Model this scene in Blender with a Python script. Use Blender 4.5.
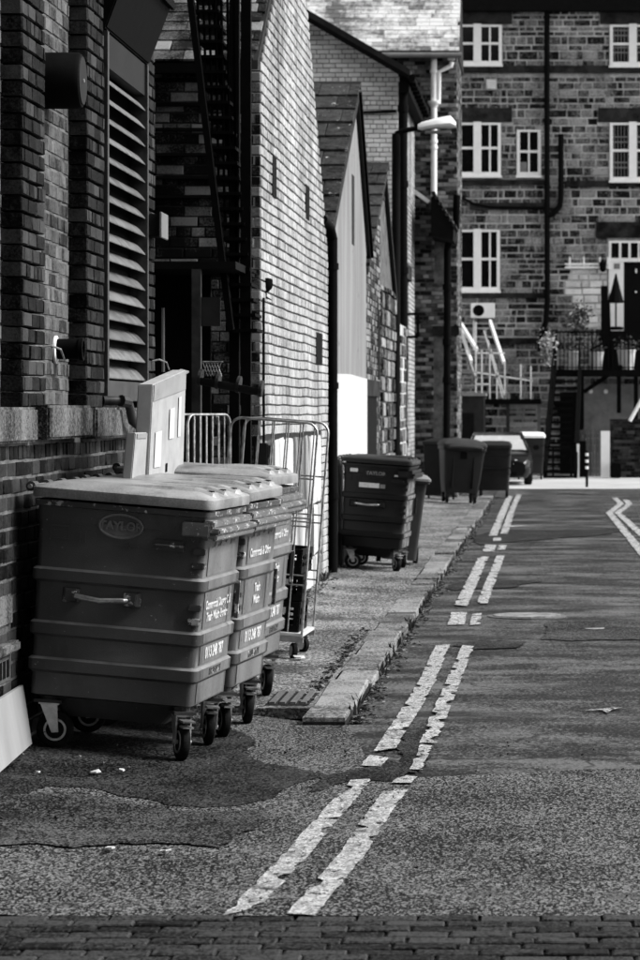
import bpy, bmesh, math, random
from mathutils import Vector, Matrix, Euler, noise
random.seed(7)
S = bpy.context.scene
for o in list(bpy.data.objects): bpy.data.objects.remove(o)
C = S.collection
R = math.radians
SLP = .078; SL = math.atan(SLP)      # cross fall of the ground towards the kerb line

# ------------------------------------------------------------------ camera
F = 2900.0            # focal length in pixels of a 640 x 960 frame
VX, VY, H = 550.0, 410.0, 1.87   # vanishing point of the alley (+Y), eye height
cd = bpy.data.cameras.new('camera'); cam = bpy.data.objects.new('camera', cd); C.objects.link(cam)
cam.location = (0, 0, H); cam.rotation_euler = (R(90), 0, 0)
cd.sensor_fit = 'VERTICAL'; cd.sensor_height = 36; cd.sensor_width = 24; cd.lens = 36*F/960
cd.shift_x = (320-VX)/960; cd.shift_y = (VY-480)/960
cd.clip_start = 0.5; cd.clip_end = 800
cd.dof.use_dof = True; cd.dof.focus_distance = 16.2; cd.dof.aperture_fstop = 7.1
S.camera = cam
# ------------------------------------------------------------------ sky, sun, exposure (the picture is monochrome)
SUN_EL, SUN_AZ = R(42), R(90)       # azimuth from +Y towards +X
w = bpy.data.worlds.new('World'); S.world = w; w.use_nodes = True
nt = w.node_tree; nt.nodes.clear()
sky = nt.nodes.new('ShaderNodeTexSky'); sky.sky_type = 'NISHITA'; sky.sun_disc = False
sky.sun_elevation = SUN_EL; sky.sun_rotation = SUN_AZ
bw = nt.nodes.new('ShaderNodeRGBToBW'); bg = nt.nodes.new('ShaderNodeBackground'); wo = nt.nodes.new('ShaderNodeOutputWorld')
bg.inputs[1].default_value = 0.10
nt.links.new(sky.outputs[0], bw.inputs[0]); nt.links.new(bw.outputs[0], bg.inputs[0]); nt.links.new(bg.outputs[0], wo.inputs[0])
sd = bpy.data.lights.new('sun', 'SUN'); sd.energy = 1.5; sd.angle = R(22); sd.color = (1, 1, 1)
so = bpy.data.objects.new('sun', sd); C.objects.link(so)
sv = Vector((math.sin(SUN_AZ)*math.cos(SUN_EL), math.cos(SUN_AZ)*math.cos(SUN_EL), math.sin(SUN_EL)))
so.rotation_euler = sv.to_track_quat('Z', 'Y').to_euler(); so.location = (20, 20, 30)
S.view_settings.view_transform = 'Standard'; S.view_settings.look = 'None'; S.view_settings.gamma = 1
S.view_settings.use_curve_mapping = False
S.view_settings.exposure = 1.8

# ------------------------------------------------------------------ helpers
def at(x, y, Y):                       # a place at distance Y, from where it shows in the photograph
    return Vector(((x-VX)*Y/F, Y, H-(y-VY)*Y/F))
def gy(y, z=0): return F*(H-z)/(y-VY)  # distance of a ground point
def px(p): return VX+F*p[0]/p[1], VY-F*(p[2]-H)/p[1]

def tag(o, label=None, cat=None, group=None, kind=None):
    if label: o['label'] = label
    if cat: o['category'] = cat
    if group: o['group'] = group
    if kind: o['kind'] = kind
    return o
def thing(name, label, cat, loc=(0,0,0), group=None):
    o = bpy.data.objects.new(name, None); C.objects.link(o); o.location = loc; o.empty_display_size = .2
    return tag(o, label, cat, group)
def adopt(o, parent, world):
    if parent is not None:
        o.parent = parent
        if world and parent.type == 'EMPTY': o.matrix_parent_inverse = Matrix.Translation(-Vector(parent.location))
    return o
def copy_tree(o, parent=None):
    c = o.copy(); C.objects.link(c); c.parent = parent
    for ch in list(o.children): copy_tree(ch, c)
    return c

class MB:
    def __init__(s): s.v = []; s.f = []
    def add(s, vs, fs):
        b = len(s.v); s.v += [tuple(v) for v in vs]; s.f += [tuple(i+b for i in f) for f in fs]; return s
    def box(s, x0, x1, y0, y1, z0, z1, M=None):
        vs = [Vector((x, y, z)) for z in (z0, z1) for y in (y0, y1) for x in (x0, x1)]
        if M: vs = [M @ v for v in vs]
        return s.add(vs, [(0,2,3,1),(4,5,7,6),(0,1,5,4),(2,6,7,3),(0,4,6,2),(1,3,7,5)])
    def bar(s, a, b, wx, wz, up=(0,0,1)):
        a, b = Vector(a), Vector(b); d = (b-a).normalized(); u = Vector(up)
        if abs(d.dot(u)) > .98: u = Vector((0,1,0))
        r = d.cross(u).normalized(); u = r.cross(d)
        vs = [p+r*i*wx/2+u*j*wz/2 for p in (a, b) for j in (-1, 1) for i in (-1, 1)]
        return s.add(vs, [(0,1,3,2),(4,6,7,5),(0,4,5,1),(2,3,7,6),(0,2,6,4),(1,5,7,3)])
    def cyl(s, a, b, r, n=10, r2=None, caps=True):
        a, b = Vector(a), Vector(b); d = (b-a).normalized(); r2 = r if r2 is None else r2
        u = d.orthogonal().normalized(); t = d.cross(u)
        vs = []
        for p, q in ((a, r), (b, r2)):
            vs += [p+(u*math.cos(k*2*math.pi/n)+t*math.sin(k*2*math.pi/n))*q for k in range(n)]
        fs = [(k, (k+1) % n, n+(k+1) % n, n+k) for k in range(n)]
        if caps: fs += [tuple(range(n-1, -1, -1)), tuple(range(n, 2*n))]
        return s.add(vs, fs)
    def tube(s, pts, r, n=8, closed=False):
        pts = [Vector(p) for p in pts]; m = len(pts); vs = []; fs = []; u = None
        for i, p in enumerate(pts):
            d = (pts[min(i+1, m-1)]-pts[max(i-1, 0)]).normalized()
            u = d.orthogonal().normalized() if u is None else (u-d*u.dot(d)).normalized()
            t = d.cross(u)
            vs += [p+(u*math.cos(k*2*math.pi/n)+t*math.sin(k*2*math.pi/n))*r for k in range(n)]
        for i in range(m-1):
            for k in range(n):
                fs.append((i*n+k, i*n+(k+1) % n, (i+1)*n+(k+1) % n, (i+1)*n+k))
        fs += [tuple(range(n-1, -1, -1)), tuple(range((m-1)*n, m*n))]
        return s.add(vs, fs)
    def loft(s, rings, cap0=True, cap1=True):
        n = len(rings[0]); vs = [v for r in rings for v in r]; fs = []
        for i in range(len(rings)-1):
            for k in range(n):
                fs.append((i*n+k, i*n+(k+1) % n, (i+1)*n+(k+1) % n, (i+1)*n+k))
        if cap0: fs.append(tuple(range(n-1, -1, -1)))
        if cap1: fs.append(tuple(range((len(rings)-1)*n, len(rings)*n)))
        return s.add(vs, fs)
    def prism(s, poly, axis, a, b):    # poly in the two other axes
        def mk(p, t):
            return {'x': (t, p[0], p[1]), 'y': (p[0], t, p[1]), 'z': (p[0], p[1], t)}[axis]
        return s.loft([[mk(p, a) for p in poly], [mk(p, b) for p in poly]])
    def lathe(s, a, d, prof, n=24):    # prof: list of (distance along d, radius)
        a, d = Vector(a), Vector(d).normalized(); u = d.orthogonal().normalized(); t = d.cross(u)
        return s.loft([[a+d*h+(u*math.cos(k*2*math.pi/n)+t*math.sin(k*2*math.pi/n))*r for k in range(n)] for h, r in prof])
    def build(s, name, mat, parent=None, world=True, smooth=False, bevel=0):
        me = bpy.data.meshes.new(name); me.from_pydata(s.v, [], s.f)
        bm = bmesh.new(); bm.from_mesh(me); bmesh.ops.recalc_face_normals(bm, faces=bm.faces)
        if bevel:
            es = [e for e in bm.edges if len(e.link_faces) == 2 and e.calc_face_angle(0) > .6]
            bmesh.ops.bevel(bm, geom=es, offset=bevel, segments=2, affect='EDGES', clamp_overlap=True)
        bm.to_mesh(me); bm.free()
        me.materials.append(mat)
        if smooth:
            for p in me.polygons: p.use_smooth = True
            try: me.set_sharp_from_angle(angle=R(38))
            except Exception: pass
        o = bpy.data.objects.new(name, me); C.objects.link(o)
        return adopt(o, parent, world)
def box(name, mat, parent, x0, x1, y0, y1, z0, z1, world=True, bevel=0):
    return MB().box(x0, x1, y0, y1, z0, z1).build(name, mat, parent, world, bevel=bevel)

def rrect(hx, hy, z, r=.04, n=3, cx=0, cy=0):
    out = []
    for (sx, sy, a0) in ((1,1,0), (-1,1,90), (-1,-1,180), (1,-1,270)):
        for k in range(n+1):
            a = R(a0+90*k/n)
            out.append(Vector((cx+sx*(hx-r)+r*math.cos(a), cy+sy*(hy-r)+r*math.sin(a), z)))
    return out

# ------------------------------------------------------------------ materials
MATS = {}
def pm(name, lo, hi=None, rnd=.5, sc=8.0, nz=.5, fine=0.0, fsc=120.0, stretch=(1,1,1), rough=.8, bump=.3, bd=.01,
       metal=0.0, spec=.06, chips=None, obj=False, spread=1.0, rv=.1, blot=None, fst=(1,1,1), cracks=None, cell=False):
    """grey procedural: tone between lo and hi from a per-piece random number, a noise and a fine noise"""
    hi = lo*1.6 if hi is None else hi
    m = bpy.data.materials.new(name); m.use_nodes = True; t = m.node_tree; N = t.nodes; L = t.links
    b = N['Principled BSDF']; b.inputs['Metallic'].default_value = metal; b.inputs['Specular IOR Level'].default_value = spec
    def M(op, a, c=None, d=None, cl=False):
        n = N.new('ShaderNodeMath'); n.operation = op; n.use_clamp = cl
        for i, q in enumerate((a, c, d)):
            if q is None: continue
            if isinstance(q, (int, float)): n.inputs[i].default_value = q
            else: L.new(q, n.inputs[i])
        return n.outputs[0]
    g = N.new('ShaderNodeNewGeometry')
    if obj: pos = N.new('ShaderNodeTexCoord').outputs['Object']
    else: pos = g.outputs['Position']
    mp = N.new('ShaderNodeMapping'); mp.inputs['Scale'].default_value = stretch; L.new(pos, mp.inputs[0])
    def noise(scale, vec, detail=6, rg=.6):
        n = N.new('ShaderNodeTexNoise'); n.inputs['Scale'].default_value = scale; n.inputs['Detail'].default_value = detail
        n.inputs['Roughness'].default_value = rg; L.new(vec, n.inputs['Vector']); return n.outputs['Fac']
    n1 = noise(sc, mp.outputs[0])
    c1 = M('MULTIPLY_ADD', M('SUBTRACT', n1, .5), 4.6*nz, .5)
    val = c1
    if rnd:
        oi = N.new('ShaderNodeObjectInfo')
        rr = M('FRACT', M('ADD', g.outputs['Random Per Island'], oi.outputs['Random']))
        rr = M('POWER', rr, spread)
        val = M('ADD', val, M('MULTIPLY', M('SUBTRACT', rr, .5), rnd*2*.75))
    mf = N.new('ShaderNodeMapping'); mf.inputs['Scale'].default_value = fst; L.new(pos, mf.inputs[0])
    if cell:                           # separate stone chips
        vc = N.new('ShaderNodeTexVoronoi'); vc.inputs['Scale'].default_value = fsc; L.new(mf.outputs[0], vc.inputs['Vector'])
        sp = N.new('ShaderNodeSeparateColor'); L.new(vc.outputs['Color'], sp.inputs[0])
        nf = M('MULTIPLY_ADD', M('POWER', sp.outputs[0], 1.6), .45, .25)
    else: nf = noise(fsc, mf.outputs[0], 3, .7)
    if fine: val = M('ADD', val, M('MULTIPLY', M('SUBTRACT', nf, .5), 5.0*fine))
    val = M('ADD', val, 0, cl=True)
    col = M('MULTIPLY_ADD', val, hi-lo, lo)
    if blot:                           # stains: (scale, threshold, strength, tone)
        nb = noise(blot[0], mp.outputs[0], 5, .65)
        k = M('MULTIPLY', M('MULTIPLY', M('SUBTRACT', nb, blot[1]), 9.0, cl=True), blot[2])
        col = M('ADD', M('MULTIPLY', col, M('SUBTRACT', 1.0, k)), M('MULTIPLY', k, blot[3]))
    if chips:                          # flakes and scratches: (scale, threshold, tone)
        nc = noise(chips[0], mf.outputs[0], 8, .75)
        k = M('MULTIPLY', M('SUBTRACT', nc, chips[1]), 30.0, cl=True)
        col = M('ADD', M('MULTIPLY', col, M('SUBTRACT', 1.0, k)), M('MULTIPLY', k, chips[2]))
    if cracks:                         # fine branching cracks: (scale, width, tone, share of the surface)
        dn = N.new('ShaderNodeTexNoise'); dn.inputs['Scale'].default_value = cracks[0]*2.2; dn.inputs['Detail'].default_value = 5; L.new(pos, dn.inputs['Vector'])
        va = N.new('ShaderNodeVectorMath'); va.operation = 'MULTIPLY_ADD'; L.new(dn.outputs['Color'], va.inputs[0]); va.inputs[1].default_value = (.55/cracks[0],)*3; L.new(pos, va.inputs[2])
        vo = N.new('ShaderNodeTexVoronoi'); vo.feature = 'DISTANCE_TO_EDGE'; vo.inputs['Scale'].default_value = cracks[0]; L.new(va.outputs[0], vo.inputs['Vector'])
        k = M('SUBTRACT', 1.0, M('DIVIDE', vo.outputs['Distance'], cracks[1]*cracks[0]), cl=True)
        k = M('MULTIPLY', k, M('MULTIPLY', M('SUBTRACT', noise(cracks[0]*.6, pos, 4, .6), 1-cracks[3]), 14.0, cl=True))
        col = M('ADD', M('MULTIPLY', col, M('SUBTRACT', 1.0, k)), M('MULTIPLY', k, cracks[2]))
    cc = N.new('ShaderNodeCombineColor'); [L.new(col, cc.inputs[i]) for i in range(3)]
    L.new(cc.outputs[0], b.inputs['Base Color'])
    L.new(M('MULTIPLY_ADD', n1, rv*2, rough-rv, cl=True), b.inputs['Roughness'])
    if bump:
        bp = N.new('ShaderNodeBump'); bp.inputs['Strength'].default_value = bump; bp.inputs['Distance'].default_value = bd
        L.new(M('ADD', n1, M('MULTIPLY', nf, .7)), bp.inputs['Height']); L.new(bp.outputs[0], b.inputs['Normal'])
    MATS[name] = m
    return m
# masonry
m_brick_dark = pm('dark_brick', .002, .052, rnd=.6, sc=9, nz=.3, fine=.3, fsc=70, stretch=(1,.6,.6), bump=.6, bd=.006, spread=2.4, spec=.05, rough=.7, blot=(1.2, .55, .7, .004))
m_brick_recess = pm('recess_brick', .015, .15, rnd=.5, sc=9, nz=.4, fine=.3, fsc=70, stretch=(1,.6,.6), bump=.5, bd=.006, spec=.05, blot=(1.2, .56, .7, .01))
m_mortar = pm('mortar', .04, .15, rnd=0, sc=6, nz=.6, fine=.4)
m_mortar_dark = pm('dark_mortar', .012, .04, rnd=0, sc=20, nz=.5)
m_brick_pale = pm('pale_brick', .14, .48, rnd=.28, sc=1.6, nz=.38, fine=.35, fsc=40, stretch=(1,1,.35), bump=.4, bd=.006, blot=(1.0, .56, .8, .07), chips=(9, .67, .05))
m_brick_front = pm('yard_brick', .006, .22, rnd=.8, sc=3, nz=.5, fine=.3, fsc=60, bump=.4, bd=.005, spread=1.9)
m_brick_far = pm('far_pale_brick', .48, .9, rnd=.45, sc=2, nz=.4, fine=.1, bump=.2, blot=(1.0, .62, .7, .12))
m_brick_mid = pm('mid_brick', .012, .24, rnd=.8, sc=2, nz=.5, fine=.1, bump=.2, spread=1.6)
m_stone = pm('gritstone', .006, .28, rnd=.66, sc=1.6, nz=.5, fine=.5, fsc=14, bump=.7, bd=.04, spread=1.7, stretch=(1,1,.45), blot=(.5, .60, .6, .36))
m_stone_pale = pm('whitewashed_stone', .45, .8, rnd=.5, sc=4, nz=.4, fine=.2, fsc=25, bump=.4, bd=.02)
m_stone_mortar = pm('stone_mortar', .16, .62, rnd=0, sc=.9, nz=.6, fine=.3, fsc=20, blot=(.6, .62, .6, .06))
m_dressed = pm('sooty_dressed_stone', .004, .035, rnd=.3, sc=3, nz=.6, fine=.3, fsc=40, bump=.4, bd=.01)
m_sill = pm('stone_sill', .012, .16, rnd=.2, sc=4, nz=.6, fine=.6, fsc=50, stretch=(1,1.0,.35), bump=.8, bd=.015, chips=(16,.64,.4))
m_render = pm('grey_render', .13, .25, rnd=0, sc=2, nz=.5, fine=.2, stretch=(1,1,.2), bump=.15, cracks=(.7,.012,.08,.5))
m_white_render = pm('white_render', .38, .52, rnd=0, sc=2, nz=.4, fine=.12, stretch=(1,1,.3), bump=.15, blot=(1.5,.64,.5,.15))
m_slate = pm('lichen_slate', .008, .05, rnd=.35, sc=9, nz=.5, fine=.4, fsc=35, bump=.5, bd=.01, chips=(8, .62, .4))
m_slate_pale = pm('weathered_slate', .12, .62, rnd=.5, sc=.9, nz=.8, fine=.4, fsc=9, bump=.3, blot=(.8,.58,.7,.08))
# ground
m_near = pm('near_asphalt', .008, .20, rnd=0, sc=1.4, nz=.3, fine=.6, fsc=125, bump=.8, bd=.006, spec=.05, rough=.75, blot=(1.4, .60, .6, .02), cell=True, fst=(1,.4,1), cracks=(.9,.006,.01,.45))
m_dark_tar = pm('dark_asphalt', .002, .06, rnd=0, sc=2.0, nz=.4, fine=.5, fsc=125, bump=.8, bd=.005, spec=.05, rough=.7, cell=True, fst=(1,.4,1))
m_mid_tar = pm('smooth_asphalt', .004, .11, rnd=0, sc=1.6, nz=.4, fine=.5, fsc=125, bump=.8, bd=.005, spec=.05, rough=.75, blot=(1.5, .58, .8, .006), cell=True, fst=(1,.4,1))
m_lane = pm('worn_lane_asphalt', .002, .115, rnd=0, sc=2.0, nz=.95, fine=.4, fsc=80, stretch=(.45,.8,1), bump=.8, bd=.01, spec=.10, rough=.55, blot=(1.1, .56, .85, .004), cell=True, fst=(1,.4,1), cracks=(.8,.02,.002,.58))
m_far_ground = pm('pale_yard_concrete', .3, .5, rnd=0, sc=.5, nz=.5, fine=.2, bump=.2)
m_pave = pm('pavement_asphalt', .03, .33, rnd=0, sc=1.0, nz=.4, fine=.45, fsc=80, bump=.8, bd=.006, blot=(1.2, .57, .7, .04), cell=True, fst=(1,.4,1), cracks=(.7,.014,.01,.52))
m_kerb = pm('kerb_stone', .05, .26, rnd=.55, sc=4, nz=.5, fine=.7, fsc=50, bump=.8, bd=.012, fst=(1,.5,1), cracks=(2.0,.008,.02,.4), blot=(2.2, .6, .7, .03))
m_paint = pm('worn_road_paint', .20, .52, rnd=0, sc=5, nz=.4, fine=.45, fsc=110, bump=.6, bd=.005, blot=(4, .58, .9, .04), chips=(24, .555, .03), cell=True, fst=(1,.4,1))
m_paver = pm('clay_paver', .005, .05, rnd=.7, sc=18, nz=.4, fine=.8, fsc=70, bump=.8, bd=.006, rough=.65, fst=(1,.5,1))
m_soil = pm('joint_grit', .008, .03, rnd=0, sc=40, nz=.5)
m_iron = pm('cast_iron', .04, .14, rnd=0, sc=30, nz=.6, rough=.5, spec=.5)
m_cover = pm('worn_cover', .08, .3, rnd=0, sc=8, nz=.7, fine=.4, fsc=40, rough=.5)
# bins and metalwork
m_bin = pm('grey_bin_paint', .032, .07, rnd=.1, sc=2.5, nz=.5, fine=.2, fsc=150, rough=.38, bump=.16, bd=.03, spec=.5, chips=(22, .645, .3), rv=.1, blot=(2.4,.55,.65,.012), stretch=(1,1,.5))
m_highlight = pm('highlight_paint', .09, .2, rnd=0, sc=8, nz=.5, rough=.4, bump=0, spec=.5)  # lighter tone standing in for light caught on bin edges and emblem
m_comb = pm('scraped_comb_paint', .06, .15, rnd=.1, sc=8, nz=.5, rough=.45, bump=.1, spec=.5, chips=(20, .57, .5), rv=.08)
m_bin_edge = pm('chipped_bin_paint', .02, .06, rnd=.1, sc=6, nz=.4, rough=.5, bump=.15, spec=.45, chips=(17, .56, .45), rv=.08)
m_bin_front = pm('faded_bin_front', .14, .24, rnd=.1, sc=5, nz=.5, fine=.2, fsc=150, stretch=(1,1,.4), rough=.5, bump=.08, spec=.5, chips=(22, .68, .5), rv=.08)
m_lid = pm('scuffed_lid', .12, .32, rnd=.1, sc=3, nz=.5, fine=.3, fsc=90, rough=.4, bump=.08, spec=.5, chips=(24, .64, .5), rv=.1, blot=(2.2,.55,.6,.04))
m_bin_black = pm('black_bin_paint', .003, .008, rnd=.1, sc=5, nz=.4, rough=.4, bump=.05, spec=.2, chips=(24, .76, .3))
m_bin_side = pm('scraped_bin_side', .02, .2, rnd=0, sc=8, nz=.8, rough=.5, bump=.1, chips=(15, .6, .5))
m_bin_plastic = pm('dark_plastic', .006, .014, rnd=.1, sc=4, nz=.4, rough=.5, bump=.05, spec=.2)
m_bin_mid = pm('mid_grey_plastic', .03, .05, rnd=.1, sc=4, nz=.4, rough=.5, bump=.05)
m_lid_pale = pm('pale_lid', .35, .55, rnd=.1, sc=4, nz=.5, rough=.45, bump=.05)
m_lid_white = pm('white_lid', .7, .82, rnd=.1, sc=4, nz=.5, rough=.4, bump=.02)
m_rubber = pm('rubber', .004, .012, rnd=0, sc=20, nz=.5, rough=.7)
m_steel = pm('worn_steel', .25, .55, rnd=.2, sc=14, nz=.7, rough=.38, metal=.8, bump=.1, chips=(18, .62, .06))
m_galv = pm('galvanised_tube', .16, .5, rnd=.2, sc=20, nz=.7, rough=.4, metal=.85, bump=.05)
m_label = pm('white_print', .42, .6, rnd=0, sc=20, nz=.4, rough=.6, bump=0, chips=(50, .58, .12))
m_panel = pm('faded_vinyl', .09, .17, rnd=.1, sc=4, nz=.5, fine=.3, fsc=60, stretch=(1,1,.3), rough=.5, bump=.05, chips=(16, .62, .04), blot=(3,.57,.6,.03))
m_black = pm('black_steel', .0015, .004, rnd=0, sc=10, nz=.5, rough=.75, bump=.1, spec=.04)
m_black_matt = pm('matt_black', .001, .004, rnd=0, sc=6, nz=.5, rough=.9, bump=.2, spec=.1)  # plain matt black for slots, openings and dark parts
m_dark_metal = pm('dark_painted_metal', .01, .04, rnd=.1, sc=9, nz=.6, rough=.5, bump=.1, spec=.2, chips=(18, .70, .3))
m_louvre = pm('grey_louvre', .05, .17, rnd=.35, sc=7, nz=.6, fine=.15, rough=.4, bump=.08, spec=.4, blot=(9, .58, .8, .01))
m_card = pm('cardboard', .26, .36, rnd=.1, sc=6, nz=.5, fine=.1, rough=.85, bump=.1)
m_tape = pm('packing_tape', .20, .28, rnd=0, sc=6, nz=.5, rough=.3, bump=.05)
m_paper = pm('white_paper', .42, .5, rnd=0, sc=6, nz=.3, rough=.7, bump=0)
m_board = pm('pale_board', .22, .3, rnd=0, sc=4, nz=.5, fine=.1, stretch=(1,1,.3), rough=.6, bump=.05)
m_whitep = pm('white_paint', .70, .82, rnd=.1, sc=5, nz=.4, rough=.5, bump=.05)
m_glass = pm('window_glass', .002, .006, rnd=.3, sc=3, nz=.5, rough=.12, bump=0, spec=.18, rv=.03)
m_grey = pm('grey_sheet', .12, .2, rnd=.1, sc=4, nz=.5, rough=.6, bump=.05)
m_dkgrey = pm('dark_grey_sheet', .008, .022, rnd=.1, sc=4, nz=.5, rough=.7, bump=.05, spec=.1)
m_car = pm('dark_car_paint', .003, .006, rnd=0, sc=3, nz=.3, rough=.25, bump=0, spec=.2, rv=.03)
m_screen = pm('windscreen_glare', .36, .44, rnd=0, sc=3, nz=.3, rough=.25, bump=0, spec=.6)  # pale grey stands in for sky reflected in the glass
m_lens = pm('headlight_lens', .55, .8, rnd=0, sc=30, nz=.5, rough=.12, bump=0, spec=.7)
m_wood = pm('old_timber', .05, .16, rnd=.6, sc=5, nz=.6, stretch=(1,1,.15), fine=.2, bump=.3)
m_pale_wood = pm('pale_timber', .3, .5, rnd=.5, sc=5, nz=.6, fine=.2, bump=.2)
m_leaf = pm('dark_leaf', .02, .09, rnd=.9, sc=5, nz=.4, rough=.6, bump=0)
m_leaf_pale = pm('dry_leaf', .1, .35, rnd=.9, sc=5, nz=.4, rough=.6, bump=0)
m_crate = pm('black_crate', .003, .008, rnd=.1, sc=6, nz=.4, rough=.5, bump=.05)
m_pot = pm('pale_pot', .4, .6, rnd=.3, sc=6, nz=.4, rough=.7, bump=.1)
m_fabric = pm('dark_canvas', .002, .005, rnd=0, sc=8, nz=.4, rough=.9, bump=.1)

# ------------------------------------------------------------------ pieces: bricks, stones, slates
def piece_data(k, mat, ins=(.03, .07)):
    rr = random.Random(k)
    vs = []
    for (y, ix, iz) in ((.5, 0, 0), (-.42, 0, 0), (-.5, ins[0], ins[1])):
        for (sx, sz) in ((-1,-1), (1,-1), (1,1), (-1,1)):
            j = .012 if y < 0 else 0
            vs.append((sx*(.5-ix)+rr.uniform(-j, j), y+rr.uniform(-.02, .02)*(y < 0), sz*(.5-iz)+rr.uniform(-j, j)*2))
    fs = []
    for a in (0, 4):
        for q in range(4): fs.append((a+q, a+(q+1) % 4, a+4+(q+1) % 4, a+4+q))
    fs.append((8, 9, 10, 11)); fs.append((3, 2, 1, 0))
    return vs, fs
PIECES = {}
def piece_mesh(name, mat, k):
    key = (name, mat.name, k)
    if key not in PIECES:
        vs, fs = piece_data(k, mat)
        me = bpy.data.meshes.new(name); me.from_pydata(vs, [], fs); me.materials.append(mat)
        bm = bmesh.new(); bm.from_mesh(me); bmesh.ops.recalc_face_normals(bm, faces=bm.faces); bm.to_mesh(me); bm.free()
        PIECES[key] = me
    return PIECES[key]

def courses(outline, vmax, Lb, Cb, J, openings, rng, garden=True, rough=0.0, v0=0.0):
    """rectangles (u0,u1,v0,v1) of a coursed wall"""
    out = []; i = 0; v = v0
    while v < vmax-.02:
        ch = Cb*(1+rng.uniform(-rough, rough)*1.3)
        a, b = v, min(v+ch, vmax)
        iv = outline((a+b)/2)
        header = garden and i % 5 == 3
        if iv:
            cuts = [iv] if not isinstance(iv, list) else iv
            for (p, q, r0, r1) in openings:
                if r0 < (a+b)/2 < r1:
                    nw = []
                    for (s, e) in cuts:
                        if q <= s or p >= e: nw.append((s, e)); continue
                        if p > s: nw.append((s, p))
                        if q < e: nw.append((q, e))
                    cuts = nw
            for (s, e) in cuts:
                base = Lb/2 if header else Lb
                u = math.floor(s/Lb)*Lb-(Lb/2 if i % 2 else 0)-(Lb/4 if header else 0)
                while u < e:
                    l = base*(1+rng.uniform(-rough, rough)*2.2)
                    x0, x1 = max(u, s), min(u+l, e)
                    if x1-x0 > .035: out.append((x0+J/2, x1-J/2, a+J/2, b-J/2))
                    u += l
        v += ch; i += 1
    return out

def lay(parent, mat, O, u, n, rects, depth=.1, nobj=300, name='brick', jit=.003, joined='brickwork', minpx=0):
    """largest-showing pieces become objects, the rest one joined part"""
    O, u, n = Vector(O), Vector(u).normalized(), Vector(n).normalized()
    ang = math.atan2(u.y, u.x); rng = random.Random(len(rects)*7+3)
    sc = []
    for r in rects:
        pts = [px(O+u*a+Vector((0,0,1))*b) for a in (r[0], r[1]) for b in (r[2], r[3])]
        x0, x1 = max(0, min(p[0] for p in pts)), min(640, max(p[0] for p in pts))
        y0, y1 = max(0, min(p[1] for p in pts)), min(960, max(p[1] for p in pts))
        sc.append(max(0, x1-x0)*max(0, y1-y0) if x1 > x0 and y1 > y0 else 0)
    order = sorted(range(len(rects)), key=lambda i: -sc[i])
    solo = set(i for i in order[:nobj] if sc[i] > minpx)
    jm = MB()
    for i, r in enumerate(rects):
        j = rng.uniform(-jit, jit)
        c = O+u*((r[0]+r[1])/2)+Vector((0,0,(r[2]+r[3])/2))-n*(depth/2-j)
        c.z += noise.noise(Vector(((r[0]+r[1])*.45, r[2]*.8, 1.3)))*.012
        s = Vector((r[1]-r[0], depth, r[3]-r[2]))
        if i in solo:
            o = bpy.data.objects.new(name, piece_mesh(name, mat, rng.randrange(6))); C.objects.link(o)
            o.location = c; o.rotation_euler = (rng.uniform(-.004,.004), 0, ang); o.scale = s
            adopt(o, parent, True)
        else:
            vs, fs = piece_data(rng.randrange(6), mat)
            M = Matrix.Translation(c) @ Matrix.Rotation(ang, 4, 'Z')
            jm.add([M @ Vector((v[0]*s.x, v[1]*s.y, v[2]*s.z)) for v in vs], fs)
    if jm.v:
        o = jm.build(joined, mat, parent); o['kind'] = 'stuff'
    return len(rects)

UY, UX, NX, NY = (0,1,0), (1,0,0), (1,0,0), (0,-1,0)

# ------------------------------------------------------------------ ground
def gz(x, y):                          # the edge of the alley falls from the walls to the kerb line
    s = max(0.0, min(.14, (-1.95-x)*SLP))
    return s+(.045 if (y > 17.75 and x < -1.45) else 0)
def sheet(name, mat, poly, z, parent=None, step=.35, wob=0, kind='structure'):
    """a ground sheet that follows the fall of the ground; poly is (x, y) points"""
    bm = bmesh.new(); pts = []
    rng = random.Random(len(poly)*13+int(abs(poly[0][0]*100)))
    for i, p in enumerate(poly):
        q = poly[(i+1) % len(poly)]; d = math.hypot(q[0]-p[0], q[1]-p[1]); k = max(1, int(d/.05)) if wob else 1
        for t in range(k):
            f = t/k
            X_, Y_ = p[0]+(q[0]-p[0])*f, p[1]+(q[1]-p[1])*f
            nv = noise.noise_vector(Vector((X_*2.1, Y_*1.1, 3)))*.09+noise.noise_vector(Vector((X_*9, Y_*5, 8)))*.035 if wob else Vector((0,0,0))
            jx, jy = (nv.x+rng.uniform(-wob, wob), nv.y*1.8+rng.uniform(-wob, wob)*2) if wob else (0, 0)
            pts.append((p[0]+(q[0]-p[0])*f+jx, p[1]+(q[1]-p[1])*f+jy))
    vs = [bm.verts.new((x, y, 0)) for x, y in pts]
    fc = bm.faces.new(vs); fc.normal_update(); bmesh.ops.triangulate(bm, faces=[fc])
    xs = [-2.85, -2.6, -2.4, -2.2, -1.95]
    for x in xs:
        bmesh.ops.bisect_plane(bm, geom=bm.verts[:]+bm.edges[:]+bm.faces[:], plane_co=(x,0,0), plane_no=(1,0,0))
    for v in bm.verts: v.co.z = max(0.0, min(.14, (-1.95-v.co.x)*SLP))+z
    bmesh.ops.recalc_face_normals(bm, faces=bm.faces)
    if sum(f.normal.z for f in bm.faces) < 0: bmesh.ops.reverse_faces(bm, faces=bm.faces)
    me = bpy.data.meshes.new(name); bm.to_mesh(me); bm.free(); me.materials.append(mat)
    o = bpy.data.objects.new(name, me); C.objects.link(o)
    adopt(o, parent, True)
    if parent is None and kind: o['kind'] = kind
    return o
g = MB().box(-300, 300, -60, 500, -.6, -.03).build('ground', m_mid_tar); g['kind'] = 'structure'
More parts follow.
